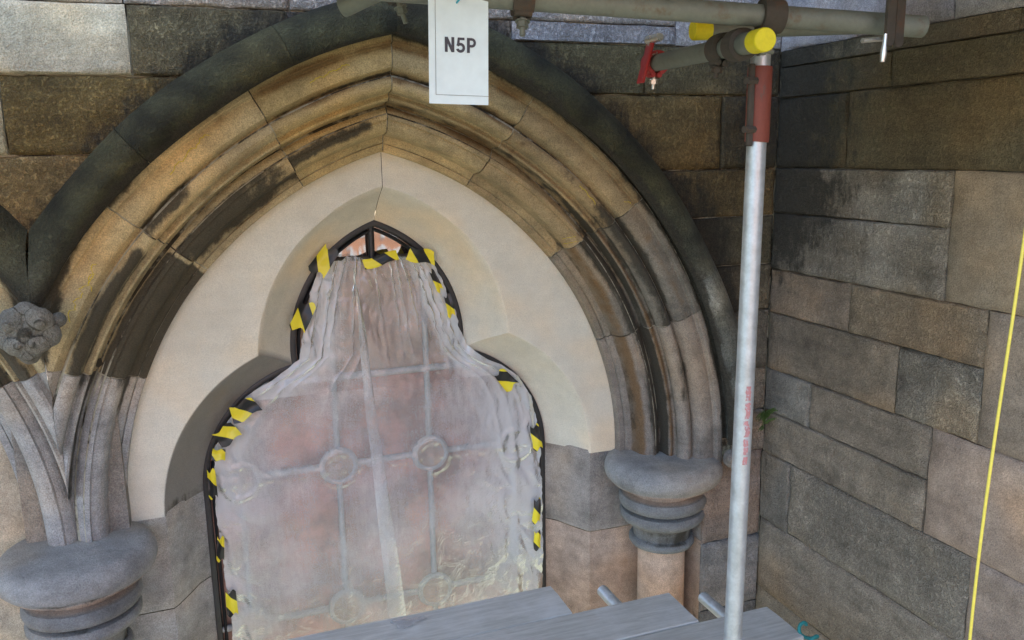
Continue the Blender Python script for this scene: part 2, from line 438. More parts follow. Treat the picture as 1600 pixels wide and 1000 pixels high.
front_block(1.0, 2.02, -.075, .222, (.205, .150, .062), (.12, .14, .15), 1.0, 'rows', soot_and_shade)
front_block(2.02, 2.300, -.075, .222, (.13, .105, .055), (.25, .1, .25), .9, 'rows', corner)
front_block(1.3, 2.300, -.275, -.075, (.185, .135, .06), (.15, .12, .18), 1.0, 'rows', soot_and_shade)
front_block(1.5, 2.300, -.485, -.275, (.16, .135, .08), (.25, .05, .15), .9, 'rows', soot_and_shade)
front_block(1.6, 2.300, -.69, -.485, (.17, .14, .09), (.22, .05, .15), .8, 'rows', soot_and_shade)
front_block(1.6, 2.300, -.955, -.69, (.20, .17, .125), (.16, .03, .12), .7)
front_block(1.6, 2.300, -1.15, -.955, (.23, .195, .15), (.14, .03, .1), .6)
front_block(1.6, 2.300, -1.345, -1.15, (.25, .205, .165), (.12, .03, .1), .5)
front_block(1.985, 2.300, -1.76, -1.345, (.29, .225, .18), (.10, .05, .05), .45)
front_block(1.985, 2.300, -2.10, -1.76, (.27, .25, .23), (.12, 0, .05), .4)
front_block(1.985, 2.300, -2.60, -2.10, (.22, .21, .19), (.18, 0, .05), .4)

# ------------------------------------------------------------------ the side wall
side = thing('ashlar_wall', (XW, 1.0, -2.6), 'tall side wall of coursed grey and pinkish sandstone ashlar, meeting the arch wall in a corner', 'wall')
v_, f_ = box(XW + .022, XW + .4, -1.2, YF + .28, -2.8, 7.0); obj('mortar_core', v_, f_, M['mortar'], side, smooth=False)
RB = (.23, .20, .15); RP = (.34, .255, .205); RG = (.25, .235, .205)
def side_block(y0, y1, z0, z1, base, rough=.4, wx=(.05, 0, 0), corner=True):
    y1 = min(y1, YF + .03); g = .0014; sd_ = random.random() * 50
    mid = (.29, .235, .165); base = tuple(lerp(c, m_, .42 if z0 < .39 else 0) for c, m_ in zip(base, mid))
    base = tuple(c * t_ for c, t_ in zip(base, (.66, .62, .48) if -.1 < z0 < .4 else (1.0, .965, .92)))  # upper courses multiplied darker, shade put into the stone colour
    def P(u, v): return lerp(y0 + g, y1 - g, u), lerp(z0 + g, z1 - g, v)
    V, F = grid_block(P, lambda a, b, d: Vector((XW + d, a, b)), 26, 12, random.uniform(-.003, .003), rough, sd_); rough *= .7
    def fn(v, b, w):
        c = 1.25 * sst(v.y, 2.2, 2.9) * sst(v.z, -1.0, .1)       # corner shade painted in, along with soot and green film
        if z0 > .39: return b, w
        if wx[0] > .2 and z0 > -.6:
            q = .26 * max(0, nz(v.x, v.y, v.z + 3, 5)) ; b = [b[0] + q, b[1] + q, b[2] + q * .95, b[3]]
        w[0] += .48 * c + .14 * sst(v.y, 2.6, 2.98); w[2] += .25 * c + .22 * sst(v.z, -.35, .2); return b, w
    B, X = paint(V, (*base, rough), wx, .22, sd_, fn)
    return obj('ashlar_block', V, F, M['stone'], side, B, X, sharp=50)
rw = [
 (.402, .75, [(-1.2, 1.2), (1.2, 2.14), (2.14, 3)], [(.40, .39, .40), (.42, .41, .42), (.3, .3, .33)], .4),  # top course pale and bluish: skylight from above put into its colour
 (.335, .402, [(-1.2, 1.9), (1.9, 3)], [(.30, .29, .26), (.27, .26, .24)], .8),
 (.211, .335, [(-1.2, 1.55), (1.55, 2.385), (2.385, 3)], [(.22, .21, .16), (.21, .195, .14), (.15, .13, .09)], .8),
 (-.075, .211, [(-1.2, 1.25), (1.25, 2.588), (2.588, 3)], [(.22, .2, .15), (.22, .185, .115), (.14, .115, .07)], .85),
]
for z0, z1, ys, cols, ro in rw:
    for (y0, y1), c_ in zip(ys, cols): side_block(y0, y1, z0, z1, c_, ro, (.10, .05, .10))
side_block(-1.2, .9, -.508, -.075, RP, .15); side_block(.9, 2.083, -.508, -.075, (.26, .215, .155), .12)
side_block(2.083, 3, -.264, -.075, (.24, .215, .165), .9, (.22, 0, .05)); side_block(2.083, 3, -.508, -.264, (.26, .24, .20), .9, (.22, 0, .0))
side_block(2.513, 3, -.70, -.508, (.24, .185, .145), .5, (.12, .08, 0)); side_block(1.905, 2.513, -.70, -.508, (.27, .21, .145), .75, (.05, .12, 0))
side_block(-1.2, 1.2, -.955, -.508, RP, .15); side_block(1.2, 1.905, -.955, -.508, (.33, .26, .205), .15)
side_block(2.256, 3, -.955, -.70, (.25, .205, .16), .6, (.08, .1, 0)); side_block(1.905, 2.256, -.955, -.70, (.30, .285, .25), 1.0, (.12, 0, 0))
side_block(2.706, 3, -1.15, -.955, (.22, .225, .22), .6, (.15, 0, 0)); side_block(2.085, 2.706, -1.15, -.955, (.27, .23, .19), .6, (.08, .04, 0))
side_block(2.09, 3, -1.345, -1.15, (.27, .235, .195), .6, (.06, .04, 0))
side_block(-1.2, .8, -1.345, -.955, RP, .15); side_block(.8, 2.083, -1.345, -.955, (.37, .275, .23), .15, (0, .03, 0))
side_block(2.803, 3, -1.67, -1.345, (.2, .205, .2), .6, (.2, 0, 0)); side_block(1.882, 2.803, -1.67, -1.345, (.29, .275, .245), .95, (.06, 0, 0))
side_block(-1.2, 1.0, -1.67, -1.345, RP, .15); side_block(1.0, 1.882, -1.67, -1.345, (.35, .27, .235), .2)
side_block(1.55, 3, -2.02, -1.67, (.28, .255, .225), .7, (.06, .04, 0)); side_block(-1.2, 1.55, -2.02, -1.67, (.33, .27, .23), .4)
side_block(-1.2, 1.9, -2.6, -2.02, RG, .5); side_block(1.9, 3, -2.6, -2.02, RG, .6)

# ------------------------------------------------------------------ moulded arch: voussoirs and hood mould
def arc_pts(c, r, a0, a1, n):
    return [(c[0] + r * math.cos(R(lerp(a0, a1, i / n))), c[1] + r * math.sin(R(lerp(a0, a1, i / n)))) for i in range(n + 1)]
# (radius, depth): fillet, roll, quirk, hollow, fillet, step, second roll, hollow, inner fillet
PROF = [(1.806, 3.05), (1.806, 2.990), (1.782, 2.987), (1.777, 2.990), (1.774, 3.001), (1.769, 3.004), (1.755, 2.999), (1.735, 2.997), (1.715, 2.999), (1.700, 3.006), (1.692, 3.020), (1.686, 3.038), (1.680, 3.046), (1.674, 3.040)]
PROF += [(1.669, 3.026), (1.658, 3.018), (1.646, 3.018), (1.634, 3.026), (1.626, 3.038), (1.621, 3.056), (1.621, 3.074), (1.627, 3.086), (1.616, 3.092), (1.602, 3.084), (1.594, 3.088), (1.591, 3.100), (1.591, 3.146), (1.586, 3.156)]
PROF += arc_pts((1.533, 3.182), .052, -20, -72, 6) + [(1.546, 3.124), (1.545, 3.122), (1.531, 3.121), (1.530, 3.123), (1.529, 3.131)] + arc_pts((1.533, 3.182), .052, -102, -165, 6)
PROF += [(1.478, 3.206), (1.475, 3.222), (1.468, 3.226)]
PROF += [(1.466 - .02 * math.sin(R(90 * i / 4)), 3.226 + .018 * (1 - math.cos(R(90 * i / 4)))) for i in range(1, 5)]
PROF += [(1.444, 3.236), (1.422, 3.238), (1.418, 3.244), (1.418, 3.33)]
HPROF = [(1.945, 3.0), (1.938, 2.975), (1.924, 2.948), (1.904, 2.922), (1.882, 2.904), (1.862, 2.895), (1.842, 2.893), (1.824, 2.899), (1.810, 2.909), (1.801, 2.921), (1.797, 2.934), (1.800, 2.940), (1.812, 2.946), (1.824, 2.960), (1.830, 2.978), (1.828, 2.996), (1.815, 3.0), (1.815, 3.04), (1.945, 3.04)]
def th_apex(r, side): return math.degrees(math.acos((XA - (CXL if side < 0 else CXR)) / r))
def th_mitre(r):
    q = (XM - CXL) / r
    return 180.0 if q <= -1 else math.degrees(math.acos(q))
def sweep(prof, side, t0, t1, steps, gap=.0015, close=True, mirror=False, wob=.0):
    """t0/t1: an angle or 'apex'/'mitre'.  left arc runs 180 -> apex, right arc runs 0 -> apex"""
    cx = CXL if side < 0 else CXR
    V, I = [], []
    for j in range(steps + 1):
        for i, (r, y) in enumerate(prof):
            e = []
            for q, sg in ((t0, 1), (t1, -1)):
                if q == 'apex': a = th_apex(r, side)
                elif q == 'mitre': a = th_mitre(r)
                else: a = min(q, th_mitre(r)) if side < 0 else q
                e.append(a)
            dirn = 1 if e[1] > e[0] else -1
            gdeg = math.degrees(gap / r)
            a0 = e[0] + dirn * (gdeg if not isinstance(t0, str) or t0 == 'apex' else 0); a1 = e[1] - dirn * gdeg
            th = lerp(a0, a1, j / steps)
            rr = r + wob * nz(i * .21, th * .06, side + 3, 1) ; yy = y + wob * nz(i * .17, th * .05 + 9, side + 8, 1)
            x = cx + rr * math.cos(R(th)); z = ZC + rr * math.sin(R(th))
            if mirror: x = 2 * XM - x
            V.append(Vector((x, yy, z))); I.append((r, y, th, j / steps))
    n = len(prof); F = []
    for j in range(steps):
        for i in range(n - 1):
            F.append([j * n + i, j * n + i + 1, (j + 1) * n + i + 1, (j + 1) * n + i])
        if close: F.append([j * n + n - 1, j * n, (j + 1) * n, (j + 1) * n + n - 1])
    if close: F += ([] if t0 == 'mitre' else [[i for i in range(n)]]) + [[steps * n + i for i in range(n)]]
    return V, F, I
def weather_left(r, y, th, v):
    """masks along the left arc"""
    b = list(TAN); soot = brown = alg = 0.0
    n1 = nz(v.x, v.y, v.z, 4.0); n2 = nz(v.x + 7, v.y, v.z, 9.0)
    if th > 157:                                            # springer: never washed, grey
        b = [.33, .325, .31]; soot = .18 * G(r, 1.60, .05) + .12 * G(r, 1.48, .03) + .1 * n1
        soot += .35 * G(th, 157, 2.0) * (r < 1.62); brown = .05
    elif th > 138.3:
        soot = 1.0 * G(r, 1.64, .030) * sst(th, 139.0, 141) + .95 * sst(r, 1.585, 1.56) * sst(th, 138.4, 139.5) + .95 * G(r, 1.80, .035) * (.55 + 1.2 * n1) * sst(th, 138, 150) + 1.1 * sst(r, 1.735, 1.76) * sst(th, 147, 153) + .9 * sst(r, 1.70, 1.74) * sst(th, 153, 156)
        soot -= .5 * G(r, 1.60, .018); brown = .3 * G(r, 1.60, .03) + .25 * G(r, 1.78, .03)
    elif th > 119.3:
        soot = .85 * sst(r, 1.57, 1.545) * sst(r, 1.43, 1.46) * (.75 + .5 * n1) + .75 * G(r, 1.66, .03) * sst(th, 129, 133) + .5 * G(r, 1.80, .02) * (.7 + n1)
        brown = .35 * G(r, 1.63, .05) + .45 * G(r, 1.45, .03) + .25 * (n1 + .2) + .3 * G(r, 1.775, .025)
    else:
        soot = .85 * G(r, 1.525, .030) * sst(th, 105.5, 108) + .35 * G(r, 1.68, .014)
        brown = .65 * G(r, 1.675, .026) + .8 * G(r, 1.775, .024) + .6 * G(r, 1.575, .03) + .35 * n1
        b = [.43, .335, .165]
    return b, soot, brown, alg
def weather_right(r, y, th, v):
    b = [.42, .325, .17]; soot = brown = alg = 0.0
    n1 = nz(v.x, v.y, v.z, 4.0)
    if th > 59.5:
        soot = .35 * G(r, 1.68, .014); brown = .65 * G(r, 1.675, .028) + .6 * G(r, 1.775, .03) + .65 * G(r, 1.575, .035) + .4 * n1
    elif th > 40:
        b = [.33, .25, .135]; soot = .32 * G(r, 1.65, .03) + .35 * G(r, 1.58, .03) + .25 * sst(th, 48, 41); brown = .45 * G(r, 1.645, .04) + .45 * G(r, 1.57, .04) + .4 * G(r, 1.775, .03) + .25 * n1
    elif th > 22:
        b = [.21, .185, .145]; soot = .65 * G(r, 1.66, .035) + .80 * G(r, 1.55, .038) + .35 * n1 + .1; brown = .70 * G(r, 1.49, .022) + .75 * G(r, 1.605, .016) + .5 * G(r, 1.735, .03)
    else:
        b = [.26, .225, .185]; soot = .50 * G(r, 1.66, .03) + .85 * G(r, 1.565, .035) + .3 * n1; brown = .65 * G(r, 1.49, .018) + .65 * G(r, 1.605, .016) + .15
    soot += .35 * G(r, 1.80, .012)
    return b, soot, brown, alg
def arch_colours(V, I, side, rough=.12):
    B, X = [], []
    for v, (r, y, th, t) in zip(V, I):
        b, s, br, al = (weather_left if side < 0 else weather_right)(r, y, th, v)
        s += (.45 * G(r, 1.682, .008) + .5 * G(r, 1.622, .007) * (y > 3.06) + .5 * (r < 1.5925) * (r > 1.587) + .45 * G(r, 1.476, .006) + .5 * G(r, 1.806, .008)) * (.7 + .6 * nz(v.x, v.y, v.z, 3))  # grooves painted darker, shade as well as soot
        B.append((*b, rough)); X.append((s, br, al, 0))
    return B, X
arch = thing('pointed_arch', (XA, YF, ZC), 'pointed moulded sandstone arch, tan and soot streaked, round the sheeted window', 'arch')
L_J = ['mitre', 157.0, 138.3, 119.3, 'apex']; R_J = [0.0, 22.0, 40.0, 59.5, 'apex']
for side_, J in ((-1, L_J), (1, R_J)):
    for a, b in zip(J[:-1], J[1:]):
        V, F, I = sweep(PROF, side_, a, b, 22, .0026, wob=.004)
        if a == 0.0:    # the last stone runs down on to the capital
            for q in range(len(PROF)): V[q] = Vector((V[q].x, V[q].y, -1.40))
        if a == 'mitre':
            for q in range(len(PROF)):
                if V[q].z < ZC + .01: V[q] = Vector((V[q].x, V[q].y, -1.40))
        B, X = arch_colours(V, I, side_)
        obj('voussoir', V, F, M['stone'], arch, B, X, sharp=35)
    inner = [(r + .004, y + .005) for i, (r, y) in enumerate(PROF)]
    V, F, I = sweep(inner, side_, J[0], 'apex', 60, 0)
    obj('mortar_joint', V, F, M['palemortar'], arch)
H_L = ['mitre', 132.0, 114.0, 'apex']; H_R = [2.5, 27.0, 48.0, 66.0, 'apex']
def hood_colours(V, I, side):
    B, X = [], []
    for v, (r, y, th, t) in zip(V, I):
        n1 = nz(v.x, v.y, v.z, 5)
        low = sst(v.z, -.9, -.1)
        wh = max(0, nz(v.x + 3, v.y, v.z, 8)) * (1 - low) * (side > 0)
        b = [lerp(.17, .060, low) + .45 * wh, lerp(.175, .058, low) + .45 * wh, lerp(.15, .028, low) + .42 * wh]  # sheen on the lower hood painted in as a lighter base
        lk = 1 + .9 * n1 + .5 * nz(v.x, v.y + 4, v.z, 14); b = [c * max(.35, lk) for c in b]
        B.append((*b, .6)); X.append((.35 * n1 + .12 + .35 * sst(r, 1.86, 1.81) + .55 * sst(r, 1.815, 1.80) * (y < 2.96) + .6 * (y > 2.945) * (r < 1.83), .06, .20 * low + .10 + .3 * n1, 0))  # underside and recess painted darker, shade on top of soot
    return B, X
for side_, J in ((-1, H_L), (1, H_R)):
    for a, b in zip(J[:-1], J[1:]):
        V, F, I = sweep(HPROF, side_, a, b, 60, .0010, wob=.012)
        B, X = hood_colours(V, I, side_); obj('hood_mould', V, F, M['stone'], arch, B, X, sharp=50)
def surf_y(r):
    best = 9
    for (r0, y0), (r1, y1) in zip(PROF[:-1], PROF[1:]):
        if min(r0, r1) <= r <= max(r0, r1) and abs(r1 - r0) > 1e-5: best = min(best, lerp(y0, y1, (r - r0) / (r1 - r0)))
    return best
def crayon(side, r0, th0, r1, th1, n, amp, seed):
    V, F = [], []; cx = CXL if side < 0 else CXR; rd = random.Random(seed); m = n * 6
    for i in range(m + 1):
        t = i / m; r = lerp(r0, r1, t) + amp * (1 if (i // 3) % 2 else -1) * rd.uniform(.3, 1) * (.5 if i % 3 else 1); th = lerp(th0, th1, t)
        for dr in (-.0013, .0013): V.append(Vector((cx + (r + dr) * math.cos(R(th)), surf_y(r) - .0062, ZC + (r + dr) * math.sin(R(th)))))
    for i in range(m): F.append([2 * i, 2 * i + 1, 2 * i + 3, 2 * i + 2])
    obj('crayon_mark', V, F, M['chalk'], arch, recalc=False, smooth=False)
for a in ((-1, 1.735, 131.5, 1.755, 125.5, 3, .008, 1), (-1, 1.72, 151, 1.72, 145, 4, .012, 2), (-1, 1.70, 147, 1.735, 144, 2, .01, 3), (-1, 1.735, 113, 1.745, 108, 3, .006, 4), (1, 1.49, 42.2, 1.53, 41.2, 2, .004, 5), (1, 1.485, 41.2, 1.52, 40.5, 2, .004, 6), (1, 1.655, 47.5, 1.65, 44, 2, .006, 7), (1, 1.74, 41.5, 1.76, 40.6, 1, .004, 8)): crayon(*a)
# the neighbouring arch shares the pier: only its springing shows
arch2 = thing('pointed_arch', (2 * XM - XA, YF, ZC), 'springing of the next moulded arch, grey stone, cut by the left edge', 'arch')
for a, b in (('mitre', 157.0), (157.0, 138.3)):
    V, F, I = sweep(PROF, -1, a, b, 22, .0016, mirror=True, wob=.004)
    if a == 'mitre':
        for q in range(len(PROF)):
            if V[q].z < ZC + .01: V[q] = Vector((V[q].x, V[q].y, -1.40))
    B, X = arch_colours(V, I, -1); obj('voussoir', V, F, M['stone'], arch2, B, X, sharp=35)
for a, b in (('mitre', 132.0), (132.0, 114.0)):
    V, F, I = sweep(HPROF, -1, a, b, 26, .0012, mirror=True, wob=.006)
    B, X = hood_colours(V, I, -1); obj('hood_mould', V, F, M['stone'], arch2, B, X, sharp=50)
V, F = box(-2.6, 2 * XM + .37, YT, YT + .1, -2.62, .1)
obj('tracery_stone', V, F, M['stone'], arch2, (.40, .35, .27, .1), (.1, .05, .05), smooth=False)
V, F = box(XM - .17, XM + .17, 3.20, 3.34, -1.42, -.75)
obj('springer_core', V, F, M['stone'], arch2, (.26, .24, .21, .3), (.1, .05, .05), smooth=False)
# carved stops of the hood mould
def carved_stop(name, c, r, lumps, base, wx, parent, seed=0):
    bm = bmesh.new(); bmesh.ops.create_icosphere(bm, subdivisions=6, radius=1)
    vs, cr = [], []
    for v in bm.verts:
        d = v.co.normalized(); hits = []
        for (lx, ly, lz, lr) in lumps:
            q = Vector((lx, ly, lz)); b_ = d.dot(q); disc = lr * lr - q.length_squared + b_ * b_
            if disc > 0: hits.append(b_ + math.sqrt(disc))
        hits.sort(reverse=True); k = math.log(sum(math.exp(7 * h_) for h_ in hits)) / 7 - .14 if hits else .5
        cr.append(G(hits[0] - hits[1], 0, .05) if len(hits) > 1 else 0)
        k += .03 * nz(d.x + seed, d.y, d.z, 3) + .018 * nz(d.x + seed, d.y, d.z, 9)
        vs.append(Vector((c[0] + d.x * r * k, c[1] + d.y * r * k, c[2] + d.z * r * k)))
    fs = [[v.index for v in f.verts] for f in bm.faces]; bm.free()
    B, X = paint(vs, base, wx, .3, seed)
    X = [(x[0] + .42 * q, *x[1:]) for x, q in zip(X, cr)]  # creases between lumps painted darker, shade and dirt in one
    return obj(name, vs, fs, M['stone'], parent, B, X, sharp=60)
HEAD = [(0, 0, 0, .92), (0, -.60, .05, .34), (0, -.78, -.06, .20), (0, -.50, -.72, .36), (0, -.78, -.62, .20), (0, -.35, .75, .34)]
for q in (-1, 1): HEAD += [(q * .42, -.52, .46, .44), (q * .46, -.86, .34, .17), (q * .30, -.74, -.36, .36), (q * .66, -.45, -.12, .40), (q * .95, -.12, .34, .26), (q * .20, -1.0, -.28, .12)]
carved_stop('carved_head', (XM - .01, 2.885, -.515), .098, HEAD, (.15, .15, .13, .3), (.18, .12, .15), arch, 3)
carved_stop('carved_stop', (2.085, 2.93, -1.335), .055, [(0, 0, 0, .9), (-.5, -.6, .35, .5), (.5, -.6, .3, .45), (0, -.6, -.5, .5), (0, -.9, .1, .3)], (.25, .22, .19, .3), (.12, .05, .05), arch, 8)

# ------------------------------------------------------------------ tracery: pale slab with a trefoil opening, splayed to the glass
TOPO, TOPR, TOPZ = .185, .558, -.795
LOWO, LOWR, LOWZ = .249, .514, -1.355
def circ_cross(c0, r0, c1, r1, upper=True):
    d = math.hypot(c1[0] - c0[0], c1[1] - c0[1]); a = (r0 * r0 - r1 * r1 + d * d) / (2 * d); h = math.sqrt(max(0, r0 * r0 - a * a))
    mx, mz = c0[0] + a * (c1[0] - c0[0]) / d, c0[1] + a * (c1[1] - c0[1]) / d; ux, uz = -(c1[1] - c0[1]) / d, (c1[0] - c0[0]) / d
    return (mx + h * ux, mz + h * uz), (mx - h * ux, mz - h * uz)
def trefoil(e, n=(26, 26)):
    """left half outline from springing to apex, opening grown by e"""
    lc = (XA - LOWO, LOWZ); tc_ = (XA + TOPO, TOPZ); rl, rt = LOWR + e, TOPR + e
    p = min(circ_cross(lc, rl, tc_, rt), key=lambda q: q[0])
    a1 = math.atan2(p[1] - lc[1], p[0] - lc[0]); pts = []
    for i in range(n[0] + 1):
        a = lerp(math.pi, a1, i / n[0]); pts.append((lc[0] + rl * math.cos(a), lc[1] + rl * math.sin(a)))
    b0 = math.atan2(p[1] - tc_[1], p[0] - tc_[0]) % (2 * math.pi); b1 = math.acos((XA - tc_[0]) / rt)
    for i in range(1, n[1] + 1):
        a = lerp(b0, b1, i / n[1]); pts.append((tc_[0] + rt * math.cos(a), tc_[1] + rt * math.sin(a)))
    return pts
E_F = .148
tracery = thing('window_tracery', (XA, YT, ZC), 'cream stone tracery slab with trefoil opening inside the moulded arch', 'tracery')
def tracery_half(sgn):
    layers = [(E_F + .0, YT), (E_F - .006, YT + .004)]
    for t in (.12, .3, .5, .7, .88): layers.append((lerp(E_F - .006, .012, t), lerp(YT + .004, YW - .03, t) + .016 * math.sin(math.pi * t)))
    layers += [(.012, YW - .03), (.006, YW - .025), (.0, YW + .05)]
    rows = [trefoil(e) for e, _ in layers]; n = len(rows[0])
    front_ = rows[0]
    # outer edge: the arch intrados, met along rays from the springing centre
    outer = []
    for (x, z) in front_:
        dx, dz = x - XA, z - ZC; L = math.hypot(dx, dz); dx, dz = dx / L, dz / L
        lo, hi = 0, 3
        for _ in range(40):
            m = (lo + hi) / 2; px, pz = XA + dx * m, ZC + dz * m
            if math.hypot(px - CXL, pz - ZC) < 1.43: lo = m
            else: hi = m
        outer.append((XA + dx * lo, ZC + dz * lo))
    V, K = [], []; NI = 9
    for j in range(NI + 1):
        for i in range(n):
            x, z = lerp(outer[i][0], front_[i][0], j / NI), lerp(outer[i][1], front_[i][1], j / NI)
            V.append(Vector((x, YT + .0015 * nz(x, 0, z, 6), z))); K.append(0.0)
    for li in range(1, len(rows)):
        for i in range(n):
            V.append(Vector((rows[li][i][0], layers[li][1], rows[li][i][1]))); K.append(li / (len(rows) - 1))
    if sgn > 0: V = [Vector((2 * XA - v.x, v.y, v.z)) for v in V]
    g = .0012 * sgn
    for v in V:
        if abs(v.x - XA) < .004: v.x = XA + g
    F = []; T = NI + len(rows) - 1
    for j in range(T):
        for i in range(n - 1): F.append([j * n + i, j * n + i + 1, (j + 1) * n + i + 1, (j + 1) * n + i])
    B, X = [], []
    for q, (v, k) in enumerate(zip(V, K)):
        i = q % n; n1 = nz(v.x, v.y, v.z, 2.5); n2 = nz(v.x + 5, v.y, v.z, 7)
        low = i <= 26
        b = list(CREAM); w = [0, 0, 0, .78]
        f = 1 + .07 * n1; b = [c * f for c in b]
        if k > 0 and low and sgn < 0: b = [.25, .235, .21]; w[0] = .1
        elif k > 0: b = [c * .98 for c in b]
        if low and sgn > 0 and k > .82: b = [.48, .38, .31]; w[0] = .15
        dd = abs(math.hypot(v.x - (CXL if sgn < 0 else CXR), v.z - ZC) - 1.42)
        w[1] = .30 * G(dd, 0, .035) * (sgn > 0 or v.z > -.5) + .06 * max(0, n2)
        w[0] += .30 * G(v.z, ZC - .0, .045) * (n2 + .5) * (sgn < 0) + .2 * G(v.z, ZC, .02)
        B.append((*b, .0)); X.append(tuple(w))
    return V, F, B, X
for s_ in (-1, 1):
    V, F, B, X = tracery_half(s_); obj('tracery_stone', V, F, M['stone'], tracery, B, X, sharp=30)
# ------------------------------------------------------------------ jambs below the springing
def jamb(sgn, parent):
    base_z = [(ZC + .003, -1.745), (-1.749, -2.62)]
    sec = [(1.414, YW + .06), (1.414, YW - .02), (1.424, YW - .026), (1.46, 3.455), (1.50, 3.375), (1.545, 3.293), (1.556, YT + .002), (1.70, YT), (1.97, YT), (1.985, YT - .004), (1.985, 3.03), (1.985, 3.01)]
    if sgn < 0: sec = sec[:8] + [(2 * XA - XM + .18, YT)]
    for bi, (z1, z0) in enumerate(base_z):
        V, F = [], []; n = len(sec); nzs = 14
        for j in range(nzs + 1):
            z = lerp(z0, z1, j / nzs)
            for (x, y) in sec:
                w_ = .002 * nz(x, y, z, 7); xx = x + w_ + (.003 if j in (0, nzs) else 0); V.append(Vector((xx if sgn > 0 else 2 * XA - xx, y + w_ + (.004 if j in (0, nzs) else 0), z)))
        for j in range(nzs):
            for i in range(n - 1): F.append([j * n + i, j * n + i + 1, (j + 1) * n + i + 1, (j + 1) * n + i])
        B, X = [], []
        for v in V:
            n1 = nz(v.x, v.y, v.z, 4)
            if sgn > 0:
                b = [.30, .27, .24] if bi == 0 else [.42, .315, .245]; s = (.22 if bi == 0 else .02) + .22 * n1; br = .22 * (n1 > .1) + .1
                if bi: s += .40 * sst(v.z, -1.98, -2.25)
            else: b = [.30, .295, .28] if bi == 0 else [.33, .31, .29]; s = .14 + .2 * n1; br = 0
            B.append((*b, .12)); X.append((s, br, 0, 0))
        obj('jamb_stone', V, F, M['stone'], parent, B, X, sharp=30)
    a, b = (1.43, 2.3) if sgn > 0 else (1.43, 2.9)
    x0, x1 = (a, b) if sgn > 0 else (2 * XA - b, 2 * XA - a)
    V, F = box(x0 + .02 * (sgn > 0), x1 - .02 * (sgn < 0), YT + .012 + .2, YW + .05, -2.62, ZC)
    obj('jamb_core', V, F, M['mortar'], parent, smooth=False)
jamb(1, tracery); jamb(-1, tracery)
# ------------------------------------------------------------------ columns
CAP = [(0, .010), (.200, .008), (.226, .006), (.244, -.002), (.257, -.016), (.264, -.034), (.265, -.054), (.259, -.074), (.247, -.088), (.234, -.094), (.232, -.102), (.216, -.106), (.190, -.107), (.168, -.110), (.156, -.120), (.150, -.136), (.152, -.148), (.172, -.151), (.190, -.156), (.198, -.170), (.199, -.186), (.192, -.203), (.174, -.212), (.158, -.215), (.158, -.221), (.184, -.225), (.193, -.238), (.192, -.252), (.182, -.268), (.164, -.280), (.150, -.286), (.138, -.300), (.131, -.322), (.128, -.340), (.128, -.346), (.141, -.350), (.149, -.360), (.149, -.372), (.141, -.383), (.126, -.388), (.110, -.391)]
def column(x, y, label, shaft_base):
    t = thing('column', (x, y, -2.62), label, 'column', 'columns carrying the arches')
    V, F = lathe([(r_, z_ * 1.07) for r_, z_ in CAP], x, y, -1.355, 56)
    B, X = [], []
    for v in V:
        v.x += .002 * nz(v.x, v.y, v.z, 6); v.z += .0018 * nz(v.x + 4, v.y, v.z, 5); v.y += .002 * nz(v.x, v.y + 8, v.z, 6)
        dz = (v.z + 1.355) / 1.07; n1 = nz(v.x, v.y, v.z, 5)
        b = [.29, .285, .27]; s = .16 + .25 * n1 + .35 * (-.35 < dz < -.28) + .4 * G(dz, -.217, .008); br = 0
        if dz < -.155: b = [.21, .21, .20]
        if -.155 < dz < -.10: b = [.36, .28, .21]; s = .05
        s += .25 * sst(dz, -.075, -.10) * (dz > -.115)
        if -.10 < dz < -.06 and x > 1: br = .3 * max(0, n1 + .3)
        B.append((*b, .12)); X.append((s, br, 0, .15))
    obj('capital', V, F, M['stone'], t, B, X, sharp=45)
    V, F = lathe([(.108, -1.782), (.108, -1.95), (.108, -2.2), (.108, -2.62)], x, y, 0, 48)
    B, X = [], []
    for v in V: B.append((*shaft_base, .05)); X.append((.30 * sst(v.z, -1.95, -2.3) + .05, .05, 0, 0))
    obj('shaft', V, F, M['stone'], t, B, X)
    return t
column(XCOL, 3.12, 'short column with moulded capital and clean pinkish shaft, right of the sheeted window', (.46, .345, .27))
column(XM, 3.12, 'grey moulded capital on a pier at the lower left, two arches springing from it', (.27, .255, .24))

# ------------------------------------------------------------------ window: black frame, glazing bars with rings, panes
win = thing('church_window', (XA, YW, -2.6), 'trefoil headed leaded window with black frame behind the plastic sheet', 'window')
V, F = box(-.6, 1.9, YW + .075, YW + .12, -2.7, .1); obj('dark_backing', V, F, M['dark'], win, smooth=False)
def outline(e):
    h = trefoil(e); h = [(h[0][0], -2.62)] + [(h[0][0], lerp(-2.62, LOWZ, t)) for t in (.4, .8)] + h
    return h + [(2 * XA - x, z) for x, z in reversed(h[:-1])]
def frame_band(e0, e1, y0, y1, seed):
    a, b, c_ = outline(e0), outline((e0 + e1) / 2), outline(e1); n = len(a); V = []
    for i in range(n):
        w_ = .003 * nz(i * .35, seed, 0, 1)
        V += [Vector((a[i][0], y1, a[i][1])), Vector((lerp(a[i][0], b[i][0], .3), y0 + w_, lerp(a[i][1], b[i][1], .3))), Vector((b[i][0], y0 - .004 + w_, b[i][1])), Vector((lerp(c_[i][0], b[i][0], .3), y0 + w_, lerp(c_[i][1], b[i][1], .3))), Vector((c_[i][0], y1, c_[i][1]))]
    F = []
    for i in range(n - 1):
        for k in range(4): F.append([i * 5 + k, i * 5 + k + 1, i * 5 + 5 + k + 1, i * 5 + 5 + k])
    return V, F
V, F = join(frame_band(.010, -.022, YW - .026, YW + .05, 1), frame_band(-.023, -.040, YW - .010, YW + .05, 5)); obj('frame', V, F, M['black'], win, sharp=60)
XB = [.03, .445, .86, 1.26]; ZB = [-.425, -.935, -1.335, -2.015]
